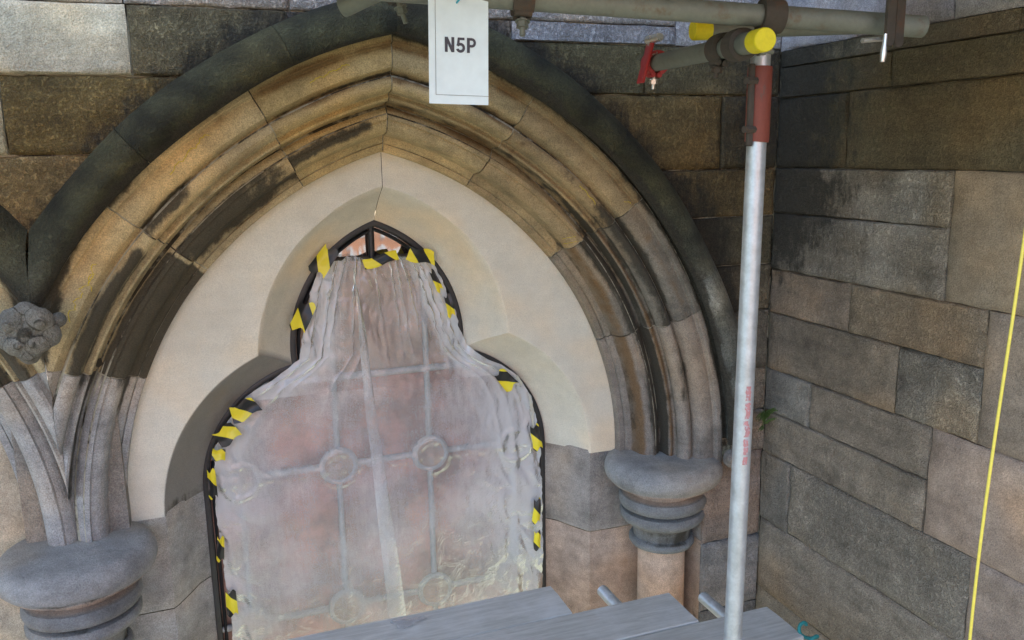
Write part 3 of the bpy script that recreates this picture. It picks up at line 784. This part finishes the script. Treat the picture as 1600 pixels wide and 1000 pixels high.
def bar(p0, p1, r, mat, name):
    V, F = tube([p0, p1], r, 10); return obj(name, V, F, mat, win)
bar((XA - .012, YW, -.25), (XA - .012, YW, -.43), .014, M['black'], 'mullion')
for z, (a, b), rr in ((-.425, (.36, .94), .010), (-.935, (.12, 1.2), .016), (-1.335, (-.11, 1.41), .015), (-2.015, (-.11, 1.41), .015)):
    bar((a, YW + .005, z), (b, YW + .005, z), rr, M['lead'] if z < -.5 else M['rust'], 'glazing_bar')
for x, z1 in ((.03, -1.12), (.445, -.43), (.86, -.43), (1.26, -1.12)):
    bar((x, YW + .008, -2.6), (x, YW + .008, z1), .013, M['lead'], 'glazing_bar')
tv, tf = [], []
for i in range(32):
    for k in range(8):
        a, c_ = 2 * math.pi * i / 32, 2 * math.pi * k / 8; tv.append(Vector(((.072 + .014 * math.cos(c_)) * math.cos(a), .014 * math.sin(c_), (.072 + .014 * math.cos(c_)) * math.sin(a))))
for i in range(32):
    for k in range(8): tf.append([i * 8 + k, i * 8 + (k + 1) % 8, ((i + 1) % 32) * 8 + (k + 1) % 8, ((i + 1) % 32) * 8 + k])
ring0 = None
for z in (-1.335, -2.015):
    for x in XB:
        if ring0 is None: ring0 = obj('lead_ring', tv, tf, M['lead'], win, loc=(x - XA, -.006, z + 2.6))
        else: share('lead_ring', ring0, win, (x, YW - .006, z))
dv = [Vector((.062 * math.cos(2 * math.pi * i / 28), 0, .062 * math.sin(2 * math.pi * i / 28))) for i in range(28)]; dv += [v + Vector((0, .006, 0)) for v in dv]
df_ = [list(range(28)), list(range(28, 56))] + [[i, (i + 1) % 28, 28 + (i + 1) % 28, 28 + i] for i in range(28)]
disc0 = None
for z in (-1.335, -2.015):
    for x in XB:
        if disc0 is None: disc0 = obj('round_pane', dv, df_, M['panel'], win, loc=(x - XA, -.017, z + 2.6), smooth=False)
        else: share('round_pane', disc0, win, (x, YW - .017, z))
def pane(x0, x1, z0, z1, mat, tx=0, tz=0, name='pane'):
    V, F = box(x0 + .006, x1 - .006, YW + .018, YW + .026, z0 + .006, z1 - .006)
    for v in V: v.y += (v.z - (z0 + z1) / 2) * tx + (v.x - (x0 + x1) / 2) * tz
    return obj('pane', V, F, mat, win, smooth=False)
cols_ = [-.125, .03, .445, .86, 1.26, 1.42]
for i in range(5):
    for (z0, z1) in ((-2.62, -2.015), (-2.015, -1.335), (-1.335, -.935)): pane(cols_[i], cols_[i + 1], z0, z1, M['pane'], random.uniform(-.01, .01), random.uniform(-.01, .01))
for x0, x1 in ((.2, .445), (.445, .86), (.86, 1.1)): pane(x0, x1, -.935, -.425, M['panel'])
pane(.3, XA - .012, -.425, -.22, M['mirror'], .03, .05); pane(XA - .012, 1.0, -.425, -.22, M['mirror'], .07, .0)

# ------------------------------------------------------------------ polythene sheet
EDGE = [(-.400, .425, .865), (-.47, .395, .905), (-.60, .350, .958), (-.74, .322, 1.00), (-.83, .300, 1.035), (-.89, .215, 1.10), (-.94, .115, 1.19), (-1.0, .04, 1.275), (-1.10, -.03, 1.335), (-1.20, -.065, 1.365), (-1.35, -.08, 1.38), (-1.6, -.07, 1.39), (-2.0, -.055, 1.39), (-2.45, -.035, 1.39)]
def edges_at(z):
    for (z0, a0, b0), (z1, a1, b1) in zip(EDGE[:-1], EDGE[1:]):
        if z <= z0 and z >= z1: t = (z0 - z) / (z0 - z1); return lerp(a0, a1, t), lerp(b0, b1, t)
    return EDGE[-1][1:]
PLEATS = [(.05, .02, .010, .014, .35), (.13, .06, .012, .016, .40), (.20, .10, .010, .012, .30), (.31, .27, .007, .018, .22), (.36, .34, .012, .010, .35), (.50, .50, .008, .012, .20), (.60, .57, .006, .016, .18), (.67, .66, .012, .016, .22), (.74, .75, .006, .012, .26), (.82, .87, .008, .018, .35), (.88, .93, .010, .014, .40), (.95, .98, .010, .014, .45)]
def sheet_y(u, v, x, z):
    y = YW - .040 - .014 * math.sin(math.pi * u) * min(1, v * 4)
    for (u0, u1, w, a, ln) in PLEATS:
        q = (u - lerp(u0, u1, min(1, v * 1.6)) - .03 * nz(v * 3, u0 * 9, 0, 1)) / (w * (1 + 1.6 * v)); y -= .55 * a * math.exp(-(v / ln) ** 2) * math.exp(-abs(q) * 1.4)
    top = math.exp(-v / .20); ed = min(u, 1 - u); rim = math.exp(-ed / .08)
    act = min(1, top + .8 * rim + .10)
    wx_, wz_ = x + .05 * nz(x, z, 7, 6), z + .05 * nz(x, z, 8, 6)
    d1 = noise.voronoi(Vector((wx_ * 11 + wz_ * 2, wz_ * 5, 1.3)))[0]; d2 = noise.voronoi(Vector((wx_ * 24, wz_ * 13 + wx_ * 6, 4.1)))[0]
    y -= act * (.020 * min(.7, d1[1] - d1[0]) + .008 * min(.7, d2[1] - d2[0]) + .018 * abs(nz(x, z * .5, 1, 7)))
    y -= .006 * nz(x, z * .3, 2, 5)
    # the sheet lies against the bars and rings
    for zb in ZB[1:3]: y -= .003 * math.exp(-((z - zb) / .02) ** 2)
    for xb in XB: y -= .003 * math.exp(-((x - xb) / .02) ** 2) * (z < -.5)
    for zb in ZB[2:3]:
        for xb in XB: y -= .004 * math.exp(-((math.hypot(x - xb, z - zb) - .072) / .014) ** 2)
    return y
def make_sheet():
    nu, nv = 250, 330; V, F = [], []
    for j in range(nv + 1):
        v = j / nv; z = lerp(-.402, -2.45, v); a, b = edges_at(z)
        a += .010 * nz(z * 14, 1, 0, 1) + .006 * nz(z * 41, 2, 0, 1); b += .010 * nz(z * 14, 5, 0, 1) + .006 * nz(z * 41, 7, 0, 1)
        for i in range(nu + 1):
            u = i / nu; x = lerp(a, b, u); zz = z - (.022 * abs(math.sin(u * 9.0 + .6)) + .012 * nz(u * 20, 0, 3, 1)) * math.exp(-v / .05)
            V.append(Vector((x, sheet_y(u, v, x, zz), zz)))
    for j in range(nv):
        for i in range(nu): F.append([j * (nu + 1) + i, j * (nu + 1) + i + 1, (j + 1) * (nu + 1) + i + 1, (j + 1) * (nu + 1) + i])
    return V, F
sheet = thing('plastic_sheet', (XA, YW - .05, -2.45), 'dusty translucent polythene sheet hung in folds over the trefoil window', 'plastic sheet')
V, F = make_sheet(); so_ = obj('sheet', V, F, M['poly'], sheet, sharp=100, recalc=False)
def haze_at(v):      # doubled and dust-laden film: along the gathered edges, the lower right and the foot
    a, b = edges_at(v.z); u = (v.x - a) / (b - a); n1 = nz(v.x, v.z, 2, 4)
    h = .30 * math.exp(-min(u, 1 - u) / .09) + .22 * sst(v.x, .85, 1.25) * sst(v.z, -.9, -1.2) 
    if v.z > -.98: h += .30 * sst(abs(u - .52), .2, .42) - .06
    v_ = (v.z + .402) / -2.048
    for (u0, u1, w_, a_, ln) in PLEATS:
        q = (u - lerp(u0, u1, min(1, v_ * 1.6)) - .03 * nz(v_ * 3, u0 * 9, 0, 1)) / (w_ * (1 + 1.6 * v_)); h += 9 * a_ * math.exp(-(max(0, v_) / (ln * 1.3)) ** 2) * math.exp(-abs(q))  # glints along pleats painted as whiter film, doubled there
    return h + .12 * n1
def add_haze(o, fn):
    at = o.data.attributes.new('haze', 'FLOAT', 'POINT'); at.data.foreach_set('value', [fn(v.co) for v in o.data.vertices])
add_haze(so_, haze_at)
def fold_strip(x0, x1, w0, w1, z0, z1, seed):
    V, F = [], []; n = 60
    for j in range(n + 1):
        t = j / n; z = lerp(z0, z1, t); xc = lerp(x0, x1, t) + .006 * nz(t * 4, seed, 0, 1); w = lerp(w0, w1, t)
        for k in range(5):
            w_ = w * min(1, (t / .18) ** .7, ((1 - t) / .10) ** .6 if z1 > -2 else 1); x = xc + w_ * (k / 4 - .5); a, b = edges_at(z); u = (x - a) / (b - a)
            V.append(Vector((x, sheet_y(u, (z + .402) / -2.048, x, z) - .004 - .007 * math.sin(math.pi * k / 4), z)))
    for j in range(n):
        for k in range(4): F.append([j * 5 + k, j * 5 + k + 1, j * 5 + 6 + k, j * 5 + 5 + k])
    return V, F
for i, a in enumerate([(.548, .665, .020, .085, -.45, -2.12)]):
    V, F = fold_strip(*a, i * 3.1); add_haze(obj('fold', V, F, M['poly'], so_, recalc=False), lambda v: .06 + haze_at(v) * .6)

# ------------------------------------------------------------------ hazard tape
def tape(x, z, w, h, rot, label, curl=.01):
    V, F = [], []; nu, nv = 6, 6
    for j in range(nv + 1):
        for i in range(nu + 1):
            a, b = (i / nu - .5), (j / nv - .5)
            sk = 1 - .35 * (b + .5) * random.Random(int(x * 1000)).random()
            V.append(Vector((a * w * .78 * sk, -.6 * curl * math.cos(a * 5 + x * 9) - curl * .5 * math.sin(b * 6 + z * 7), b * h * .78 + .08 * h * math.sin(a * 7))))
    for j in range(nv):
        for i in range(nu): F.append([j * (nu + 1) + i, j * (nu + 1) + i + 1, (j + 1) * (nu + 1) + i + 1, (j + 1) * (nu + 1) + i])
    o = obj('hazard_tape', V, F, M['tape'], None, recalc=False, loc=(x, YW - .085, z)); o.rotation_euler = (0, R(rot), 0)
    return tag(o, label, 'tape', 'hazard tape holding the plastic sheet')
TAPES = [(.425, -.415, .10, .15, 38, 'black and yellow tape at the upper left corner of the plastic sheet'),
 (.660, -.425, .19, .055, -14, 'long yellow tape along the top middle of the plastic sheet'),
 (.835, -.418, .17, .075, 14, 'black and yellow tape at the upper right corner of the plastic sheet'),
 (.895, -.53, .04, .12, -22, 'narrow tape on the upper right slope of the sheet, above its fellow'),
 (.952, -.645, .045, .12, -10, 'narrow yellow tape low on the right of the upper lobe'),
 (.326, -.64, .09, .15, 28, 'broad yellow tape at left of the upper lobe'),
 (.068, -1.008, .16, .09, -22, 'large yellow tape at the shoulder of the left lobe'),
 (-.008, -1.105, .12, .09, -32, 'black and yellow tape just below the large one on the left lobe'),
 (-.045, -1.185, .07, .06, 10, 'small tape scrap on the left lobe above the straight jamb'),
 (-.080, -1.307, .045, .15, 0, 'upright yellow tape on the left jamb level with the lead rings'),
 (-.071, -1.60, .04, .13, 6, 'torn tape halfway down the left jamb'),
 (-.047, -1.85, .06, .14, 0, 'lowest yellow tape on the left jamb'),
 (1.205, -1.005, .09, .13, -40, 'black and yellow tape on the shoulder of the right lobe'),
 (1.352, -1.30, .06, .15, -8, 'tape with yellow triangle high on the right jamb'),
 (1.352, -1.67, .05, .15, 4, 'middle tape on the right jamb'),
 (1.352, -1.82, .045, .12, 0, 'lowest tape on the right jamb')]
for a in TAPES: tape(*a)

# ------------------------------------------------------------------ scaffold boards underfoot
def board(name, x0, x1, y0, y1, zt, label, th=.038, tilt=0):
    V, F = [], []; nx = 24; pr = [(y0, zt - th), (y0, zt - .004), (y0 + .004, zt), (y0 + .07, zt + .001), (y0 + .15, zt + .001), (y1 - .004, zt), (y1, zt - .004), (y1, zt - th)]
    sd_ = random.random() * 9
    for i in range(nx + 1):
        x = lerp(x0, x1, i / nx)
        for (y, z) in pr: V.append(Vector((x + (.004 * nz(y * 30, sd_, 0, 1) if i == nx else 0), y + .002 * nz(x * 3, sd_, 0, 1), z + .0035 * nz(x * 1.5, sd_, 3, 1) + tilt * (x - x0))))
    n = len(pr)
    for i in range(nx):
        for k in range(n): F.append([i * n + k, i * n + (k + 1) % n, (i + 1) * n + (k + 1) % n, (i + 1) * n + k])
    F += [[k for k in range(n)], [nx * n + k for k in range(n)]]
    t = thing(name, (x0, y0, zt - th), label, 'board', 'scaffold boards')
    obj('plank', V, F, M['board'], t, sharp=35)
    return t
board('scaffold_board', -2.4, 1.185, 2.650, 2.873, -1.732, 'grey scaffold board nearest the window, ending left of the column')
board('scaffold_board', -2.2, 1.60, 2.424, 2.645, -1.728, 'second grey scaffold board, its end reaching below the column')
board('scaffold_board', -2.4, 1.90, 2.198, 2.419, -1.731, 'grey scaffold board that runs farthest right towards the side wall')
board('scaffold_board', -2.4, 1.75, 1.972, 2.193, -1.730, 'grey scaffold board just below the bottom edge, fourth from the window')

# ------------------------------------------------------------------ scaffold tubes
TR = .02415
def scaff_tube(p0, p1, label, mat='galv', caps=(), name='scaffold_tube'):
    p0, p1 = Vector(p0), Vector(p1); t = thing(name, tuple(p0 if p0.z < p1.z else p1), label, 'scaffold tube', 'scaffold tubes')
    n = 12; V, F = tube([p0.lerp(p1, i / n) for i in range(n + 1)], TR, 28, True, .0205); obj('pipe', V, F, M[mat], t)
    d = (p1 - p0).normalized()
    for end in caps:
        q, s = (p0, -1) if end == 0 else (p1, 1)
        V, F = tube([q - d * s * .045, q - d * s * .006, q + d * s * .002, q + d * s * .005], [.0258, .0258, .0255, .0235], 28); obj('end_cap', V, F, M['yellowcap'], t, sharp=30)
    return t
pole = scaff_tube((1.258, 1.752, -2.6), (1.292, 1.765, .245), 'upright galvanised scaffold pole with red joint sleeve, right of the arch')
V, F = tube([(1.2895, 1.764, .02), (1.2898, 1.764, .024), (1.2915, 1.765, .196), (1.2916, 1.765, .20)], [.0285, .0296, .0296, .0285], 28); sleeve = obj('joint_sleeve', V, F, M['redpaint'], pole)
V, F = box(1.250, 1.266, 1.745, 1.757, .01, .205, .003); obj('sleeve_flange', V, F, M['rust'], sleeve)
for z in (.05, .165):
    V, F = tube([(1.236, 1.742, z), (1.270, 1.748, z)], .009, 6); obj('sleeve_bolt', V, F, M['rust'], sleeve)
V, F = [], []
for i in range(40):
    z = -.60 - i * .0055; cxp, cyp = lerp(1.258, 1.292, (z + 2.6) / 2.845), lerp(1.752, 1.765, (z + 2.6) / 2.845); w = .006 + .006 * abs(nz(i * .5, 3, 0, 1)); a0 = -1.75 + .25 * nz(i * .2, 8, 0, 1)
    for da in (-w / TR, -w / TR * .33, w / TR * .33, w / TR): V.append(Vector((cxp + (TR + .0006) * math.cos(a0 + da), cyp + (TR + .0006) * math.sin(a0 + da), z)))
for i in range(39):
    if i % 9 == 7: continue
    for k_ in range(3): F.append([i * 4 + k_, i * 4 + k_ + 1, i * 4 + 5 + k_, i * 4 + 4 + k_])
obj('paint_streak', V, F, M['streak'], pole, recalc=False)
ledL, ledR = Vector((-1.6, 2.25, .455)), Vector((1.575, 1.551, .272))
ledL = Vector((.512, 1.784, .335)) + (Vector((.512, 1.784, .335)) - ledR).normalized() * 2.0
scaff_tube(ledL, ledR, 'long weathered horizontal scaffold tube across the top', 'oldgalv')
tra, trb = Vector((1.153, 1.564, .233)), Vector((1.298, 2.31, .262))
scaff_tube(tra, trb, 'short scaffold tube with yellow cap pointing at the viewer, under the long tube', 'oldgalv', (0,))
scaff_tube((1.262, 2.02, .318), (1.90, 1.93, .345), 'small scaffold tube behind the others, yellow cap on its left end', 'oldgalv', (0,))
scaff_tube((.345, 2.13, .356), (.75, 1.80, .52), 'scaffold tube end poking down above the arch apex', 'oldgalv')
scaff_tube((1.415, 2.86, -1.795), (1.415, 1.2, -1.795), 'tube stub under the boards, between window jamb and column', 'galv')
scaff_tube((1.775, 2.66, -1.795), (1.775, 1.2, -1.795), 'tube stub under the boards, right of the column', 'galv')

def hexnut(c, ax, r, h):
    c = Vector(c); ax = Vector(ax).normalized(); return tube([c - ax * h / 2, c + ax * h / 2], r, 6)
def coupler(name, c, ax, boltdir, label, mat='rust', bmat='rust', w=.05, bl=.06, r=.030):
    """band round a tube, hinged flap, T-bolt with nut and washer"""
    c, ax, bd = Vector(c), Vector(ax).normalized(), Vector(boltdir); bd = (bd - ax * bd.dot(ax)).normalized(); u = ax.cross(bd).normalized()
    t = thing(name, tuple(c), label, 'coupler', 'scaffold couplers')
    V, F = [], []; n = 26
    for i in range(n + 1):
        a = R(20 + 320 * i / n)
        for (rr, s) in ((r, -1), (r + .006, -1), (r + .0075, 0), (r + .006, 1), (r, 1)): V.append(c + (bd * math.cos(a) + u * math.sin(a)) * (rr if rr > r else TR + .0008) + ax * s * w / 2)
    for i in range(n):
        for k in range(5): F.append([i * 5 + k, i * 5 + (k + 1) % 5, i * 5 + 5 + (k + 1) % 5, i * 5 + 5 + k])
    F += [[0, 1, 2, 3, 4], [n * 5 + k for k in range(5)]]
    obj('band', V, F, M[mat], t, sharp=40)
    for s in (-1, 1):
        p = c + bd * (r + .004) + u * s * .010
        V, F = tube([p - ax * w * .42, p + ax * w * .42], .008, 10); obj('lug', V, F, M[mat], t)
    p0 = c + bd * r; p1 = c + bd * (r + bl)
    V, F = tube([p0, p1], .0062, 10); bo = obj('bolt', V, F, M[bmat], t)
    V, F = join(hexnut(c + bd * (r + bl * .52), bd, .013, .014), tube([c + bd * (r + bl * .36), c + bd * (r + bl * .42)], .016, 16)); obj('nut', V, F, M[bmat], bo, sharp=25)
    return t
ld = ledR - Vector((.512, 1.784, .335))
def on_led(x): return Vector((.512, 1.784, .335)) + ld * ((x - .512) / ld.x)
coupler('tube_coupler', on_led(.668), ld, (0, -.25, -1), 'rusty coupler on the long tube, right of the white card', 'rust', 'oldgalv', .045, .05)
coupler('tube_coupler', (.452, 2.045, .398), (.405, -.33, .164), (.1, 0, -1), 'coupler with hanging bolt straight above the arch apex', 'rust', 'oldgalv', .05, .062)
coupler('tube_coupler', on_led(1.215), ld, (.55, .2, -.5), 'dark coupler clasping the long tube above the yellow cap', 'rust', 'rust', .05, .05)
coupler('tube_coupler', tra.lerp(trb, .17), trb - tra, (.9, -.1, -.15), 'rusty coupler behind the near yellow cap', 'rust', 'oldgalv', .05, .055)
coupler('tube_coupler', tra.lerp(trb, .30), trb - tra, (-.2, .1, -1), 'second rusty coupler joining the capped tube to the pole', 'rust', 'rust', .05, .04)
rc = coupler('tube_coupler', trb - (trb - tra).normalized() * .03, trb - tra, (-.1, -.3, -1), 'red painted coupler with bright bolt at the far end of the capped tube', 'redcoupler', 'zinc', .055, .045)
V, F = box(1.243, 1.252, 2.235, 2.275, .20, .335, .003)
for v in V: v.x += (v.z - .26) * .28
obj('flap', V, F, M['redcoupler'], rc)
V, F = tube([(1.262, 2.20, .325), (1.262, 2.27, .325)], .012, 14); obj('pivot', V, F, M['zinc'], rc)
# hanger bracket: two dark straps, a bright rod and hook
hb = thing('hanger_bracket', (1.47, 1.56, .21), 'pair of dark iron straps hanging over the long tube near the corner', 'bracket')
def strap(x, y, z0, z1, w):
    V, F = [], []; out = [(-w, z1), (-w, z0 + w)] + [(-w * math.cos(R(180 * i / 10)), z0 + w - w * math.sin(R(180 * i / 10))) for i in range(1, 10)] + [(w, z0 + w), (w, z1)]
    n = len(out)
    for yy in (y - .004, y + .004): V += [Vector((x + a, yy + a * .1, b)) for a, b in out]
    F = [[i for i in range(n)], [n + i for i in range(n)]] + [[i, (i + 1) % n, n + (i + 1) % n, n + i] for i in range(n)]
    return V, F
for x, y, z0 in ((1.445, 1.515, .222), (1.485, 1.53, .222)):
    V, F = strap(x, y, z0, .50, .013); obj('strap', V, F, M['rust'], hb, smooth=False)
V, F = tube([(1.385, 1.53, .2335), (1.48, 1.535, .2425)], .0055, 10); obj('rod', V, F, M['zinc'], hb)
hk = [(1.420, 1.50, .245), (1.419, 1.50, .225), (1.418, 1.50, .205), (1.417, 1.50, .186)]
V, F = tube(hk, [.0045, .0048, .0075, .0055], 12); obj('hook', V, F, M['zinc'], hb)

# ------------------------------------------------------------------ the lift above: boards that shade the wall
for i in range(6):
    y1 = 2.40 - i * .228
    board('scaffold_board', -4.5, 2.24, y1 - .223, y1, .545, 'dark underside of scaffold board overhead at the top edge, %s from the wall' % ['first', 'second', 'third', 'fourth', 'fifth', 'sixth', 'seventh', 'eighth', 'ninth', 'tenth', 'eleventh', 'twelfth'][i])

# ------------------------------------------------------------------ card
card = thing('location_card', (.53, 1.745, .11), 'white laminated card reading N5P hanging from the long tube', 'card')
CW, CH = .1285, .232; CC = Vector((.5215, 1.742, .222)); cr = R(-3); 
def cardp(a, b, d=0.0):   # a,b in metres on the card; slight curl
    a2 = a + b * .035
    return Vector((CC.x + a2 * math.cos(cr), CC.y + a2 * math.sin(cr) + d + .006 * math.cos(a * 12) + .01 * (b / CH), CC.z + b - .03 * a))
V, F = [], []
for j in range(9):
    for i in range(9): V.append(cardp((i / 8 - .5) * CW, (j / 8 - .5) * CH))
for j in range(8):
    for i in range(8): F.append([j * 9 + i, j * 9 + i + 1, j * 9 + 10 + i, j * 9 + 9 + i])
V2 = [v + Vector((0, .0012, 0)) for v in V]; n = len(V)
lam = obj('laminate', V + V2, F + [[q + n for q in f] for f in F], M['paper'], card, recalc=False)
def ink_quad(pts, d=-.0012): return [cardp(a, b, d) for a, b in pts], [list(range(len(pts)))]
ln_ = .0007; l0, b0 = -CW / 2 + .014, -CH / 2 + .018
V, F = join(ink_quad([(l0, b0), (l0 + ln_, b0), (l0 + ln_, CH / 2), (l0, CH / 2)]), ink_quad([(l0, b0), (CW / 2, b0), (CW / 2, b0 + ln_), (l0, b0 + ln_)]))
obj('border_line', V, F, M['ink'], lam, recalc=False, smooth=False)
def glyphs():
    h = .0305; parts = []; s = .0062; x = -.033
    def quad(*p): parts.append(([(x + a, b) for a, b in p], [[0, 1, 2, 3]]))
    w = .0205
    quad((0, 0), (s, 0), (s, h), (0, h)); quad((w - s, 0), (w, 0), (w, h), (w - s, h)); quad((0, h), (s * 1.05, h), (w, 0), (w - s * 1.05, 0))
    x += w + .0045
    w5 = .0185
    quad((.0035, h), (w5 - .001, h), (w5 - .001, h - .0052), (.0030, h - .0052)); quad((.0030, h), (.0075, h - .004), (.0062, .0135), (.0008, .0145))
    cx_, cz_, ro, ri = .0085, .0098, .0102, .0045; A = [R(150 - (150 + 160) * i / 16) for i in range(17)]
    for a, b in zip(A[:-1], A[1:]): quad((cx_ + ro * math.cos(a), cz_ + ro * math.sin(a)), (cx_ + ro * math.cos(b), cz_ + ro * math.sin(b)), (cx_ + ri * math.cos(b), cz_ + ri * .98 * math.sin(b)), (cx_ + ri * math.cos(a), cz_ + ri * math.sin(a)))
    x += w5 + .0042
    wp = .0195
    quad((0, 0), (s, 0), (s, h), (0, h)); quad((s, h), (.011, h), (.011, h - .0052), (s, h - .0052)); quad((s, .0165), (.011, .0165), (.011, .0113), (s, .0113))
    A = [R(90 - 180 * i / 12) for i in range(13)]; cx_, cz_, ro, ri = .0105, h - .00965, .0096, .0044
    for a, b in zip(A[:-1], A[1:]): quad((cx_ + ro * .93 * math.cos(a), cz_ + ro * math.sin(a)), (cx_ + ro * .93 * math.cos(b), cz_ + ro * math.sin(b)), (cx_ + ri * .8 * math.cos(b), cz_ + ri * math.sin(b)), (cx_ + ri * .8 * math.cos(a), cz_ + ri * math.sin(a)))
    return parts
V, F = [], []
for k, (pts, fs) in enumerate(glyphs()):
    o = len(V); V += [cardp(a + .003, b - .010, -.0012 - .00002 * k) for a, b in pts]; F += [[q + o for q in f] for f in fs]
obj('lettering', V, F, M['ink'], lam, recalc=False, smooth=False)
V, F = tube([(.522, 1.745, .322), (.520, 1.75, .340), (.516, 1.772, .358), (.512, 1.79, .362), (.508, 1.81, .345), (.512, 1.80, .318), (.520, 1.765, .308), (.5235, 1.735, .318)], .0022, 8); obj('string', V, F, M['cyan'], card)

# ------------------------------------------------------------------ yellow cable, teal rope, fern, scrap
pts = [(1.60 + .012 * math.sin(i * .5), 1.262 - .001 * i, .60 - i * .09) for i in range(28)]
pts = [Vector((1.575 - .0014 * i + .014 * math.sin(i * .28), 1.242, .50 - i * .085)) for i in range(28)]
V, F = tube(pts, .0034, 12); tag(obj('electric_cable', V, F, M['yellowcable']), 'bright yellow cable hanging straight down in front of the side wall', 'cable')
pts = []
for i in range(60):
    a = i * .42; pts.append(Vector((1.915 + .022 * math.cos(a) + .0008 * i, 2.235 - .0025 * i + .01 * math.sin(a * .7), -1.715 + .020 * math.sin(a) * math.exp(-i / 40) - .0015 * i)))
V, F = tube(pts, .0065, 8); tag(obj('rope', V, F, M['teal']), 'teal rope knotted round the end of the scaffold board by the side wall', 'rope')
V, F = [], []
for i in range(16):
    a = random.uniform(-1.9, 1.0); L = random.uniform(.05, .10); d = Vector((math.sin(a) * .8 - .3, -.6, math.cos(a) * .9)).normalized(); p = Vector((2.262, 2.955, -1.19 + random.uniform(-.04, .04)))
    for k in range(7):
        q = p + d * L * (k + 1) / 7 - Vector((0, 0, .03)) * (k / 7) ** 2; sdv = d.cross(Vector((0, 1, 0))).normalized() * (.016 * (1 - k / 8))
        o = len(V); V += [q - sdv, q + d * .006, q + sdv, q - d * .004]; F.append([o, o + 1, o + 2, o + 3])
tag(obj('fern', V, F, M['fern'], recalc=False, smooth=False), 'small green fern growing in the corner behind the pole', 'fern')
V, F = [], []
for i in range(14):
    a = 2 * math.pi * i / 14; k = 1 + .35 * math.sin(a * 3 + 1); V.append(Vector((.575 + .062 * k * math.cos(a), 2.815 + .032 * k * math.sin(a), -1.7275 + .004 * abs(math.sin(a * 2)))))
V.append(Vector((.575, 2.815, -1.720))); F = [[i, (i + 1) % 14, 14] for i in range(14)]
tag(obj('plastic_scrap', V, F, M['poly'], recalc=False), 'scrap of plastic lying on the board below the sheet', 'scrap')

# ------------------------------------------------------------------ red sandstone terrace across the way (seen mirrored in the top panes)
terr = thing('terrace_building', (10, -105, -9), 'sunlit red sandstone terrace mirrored in the small top panes of the window', 'building')
V, F = box(-75, 95, -120, -105, -9, 22); obj('wall', V, F, M['redstone'], terr, smooth=False)
w0 = None
for r_ in range(9):
    for c_ in range(26):
        x, z = -8 + c_ * 1.75, -6.5 + r_ * 2.9
        if w0 is None:
            V, F = box(-.42, .42, -.06, .06, -.75, .75); w0 = obj('window', V, F, M['farglass'], terr, loc=(x - 10, .05, z + 9), smooth=False)
        else: share('window', w0, terr, (x, -104.95, z))
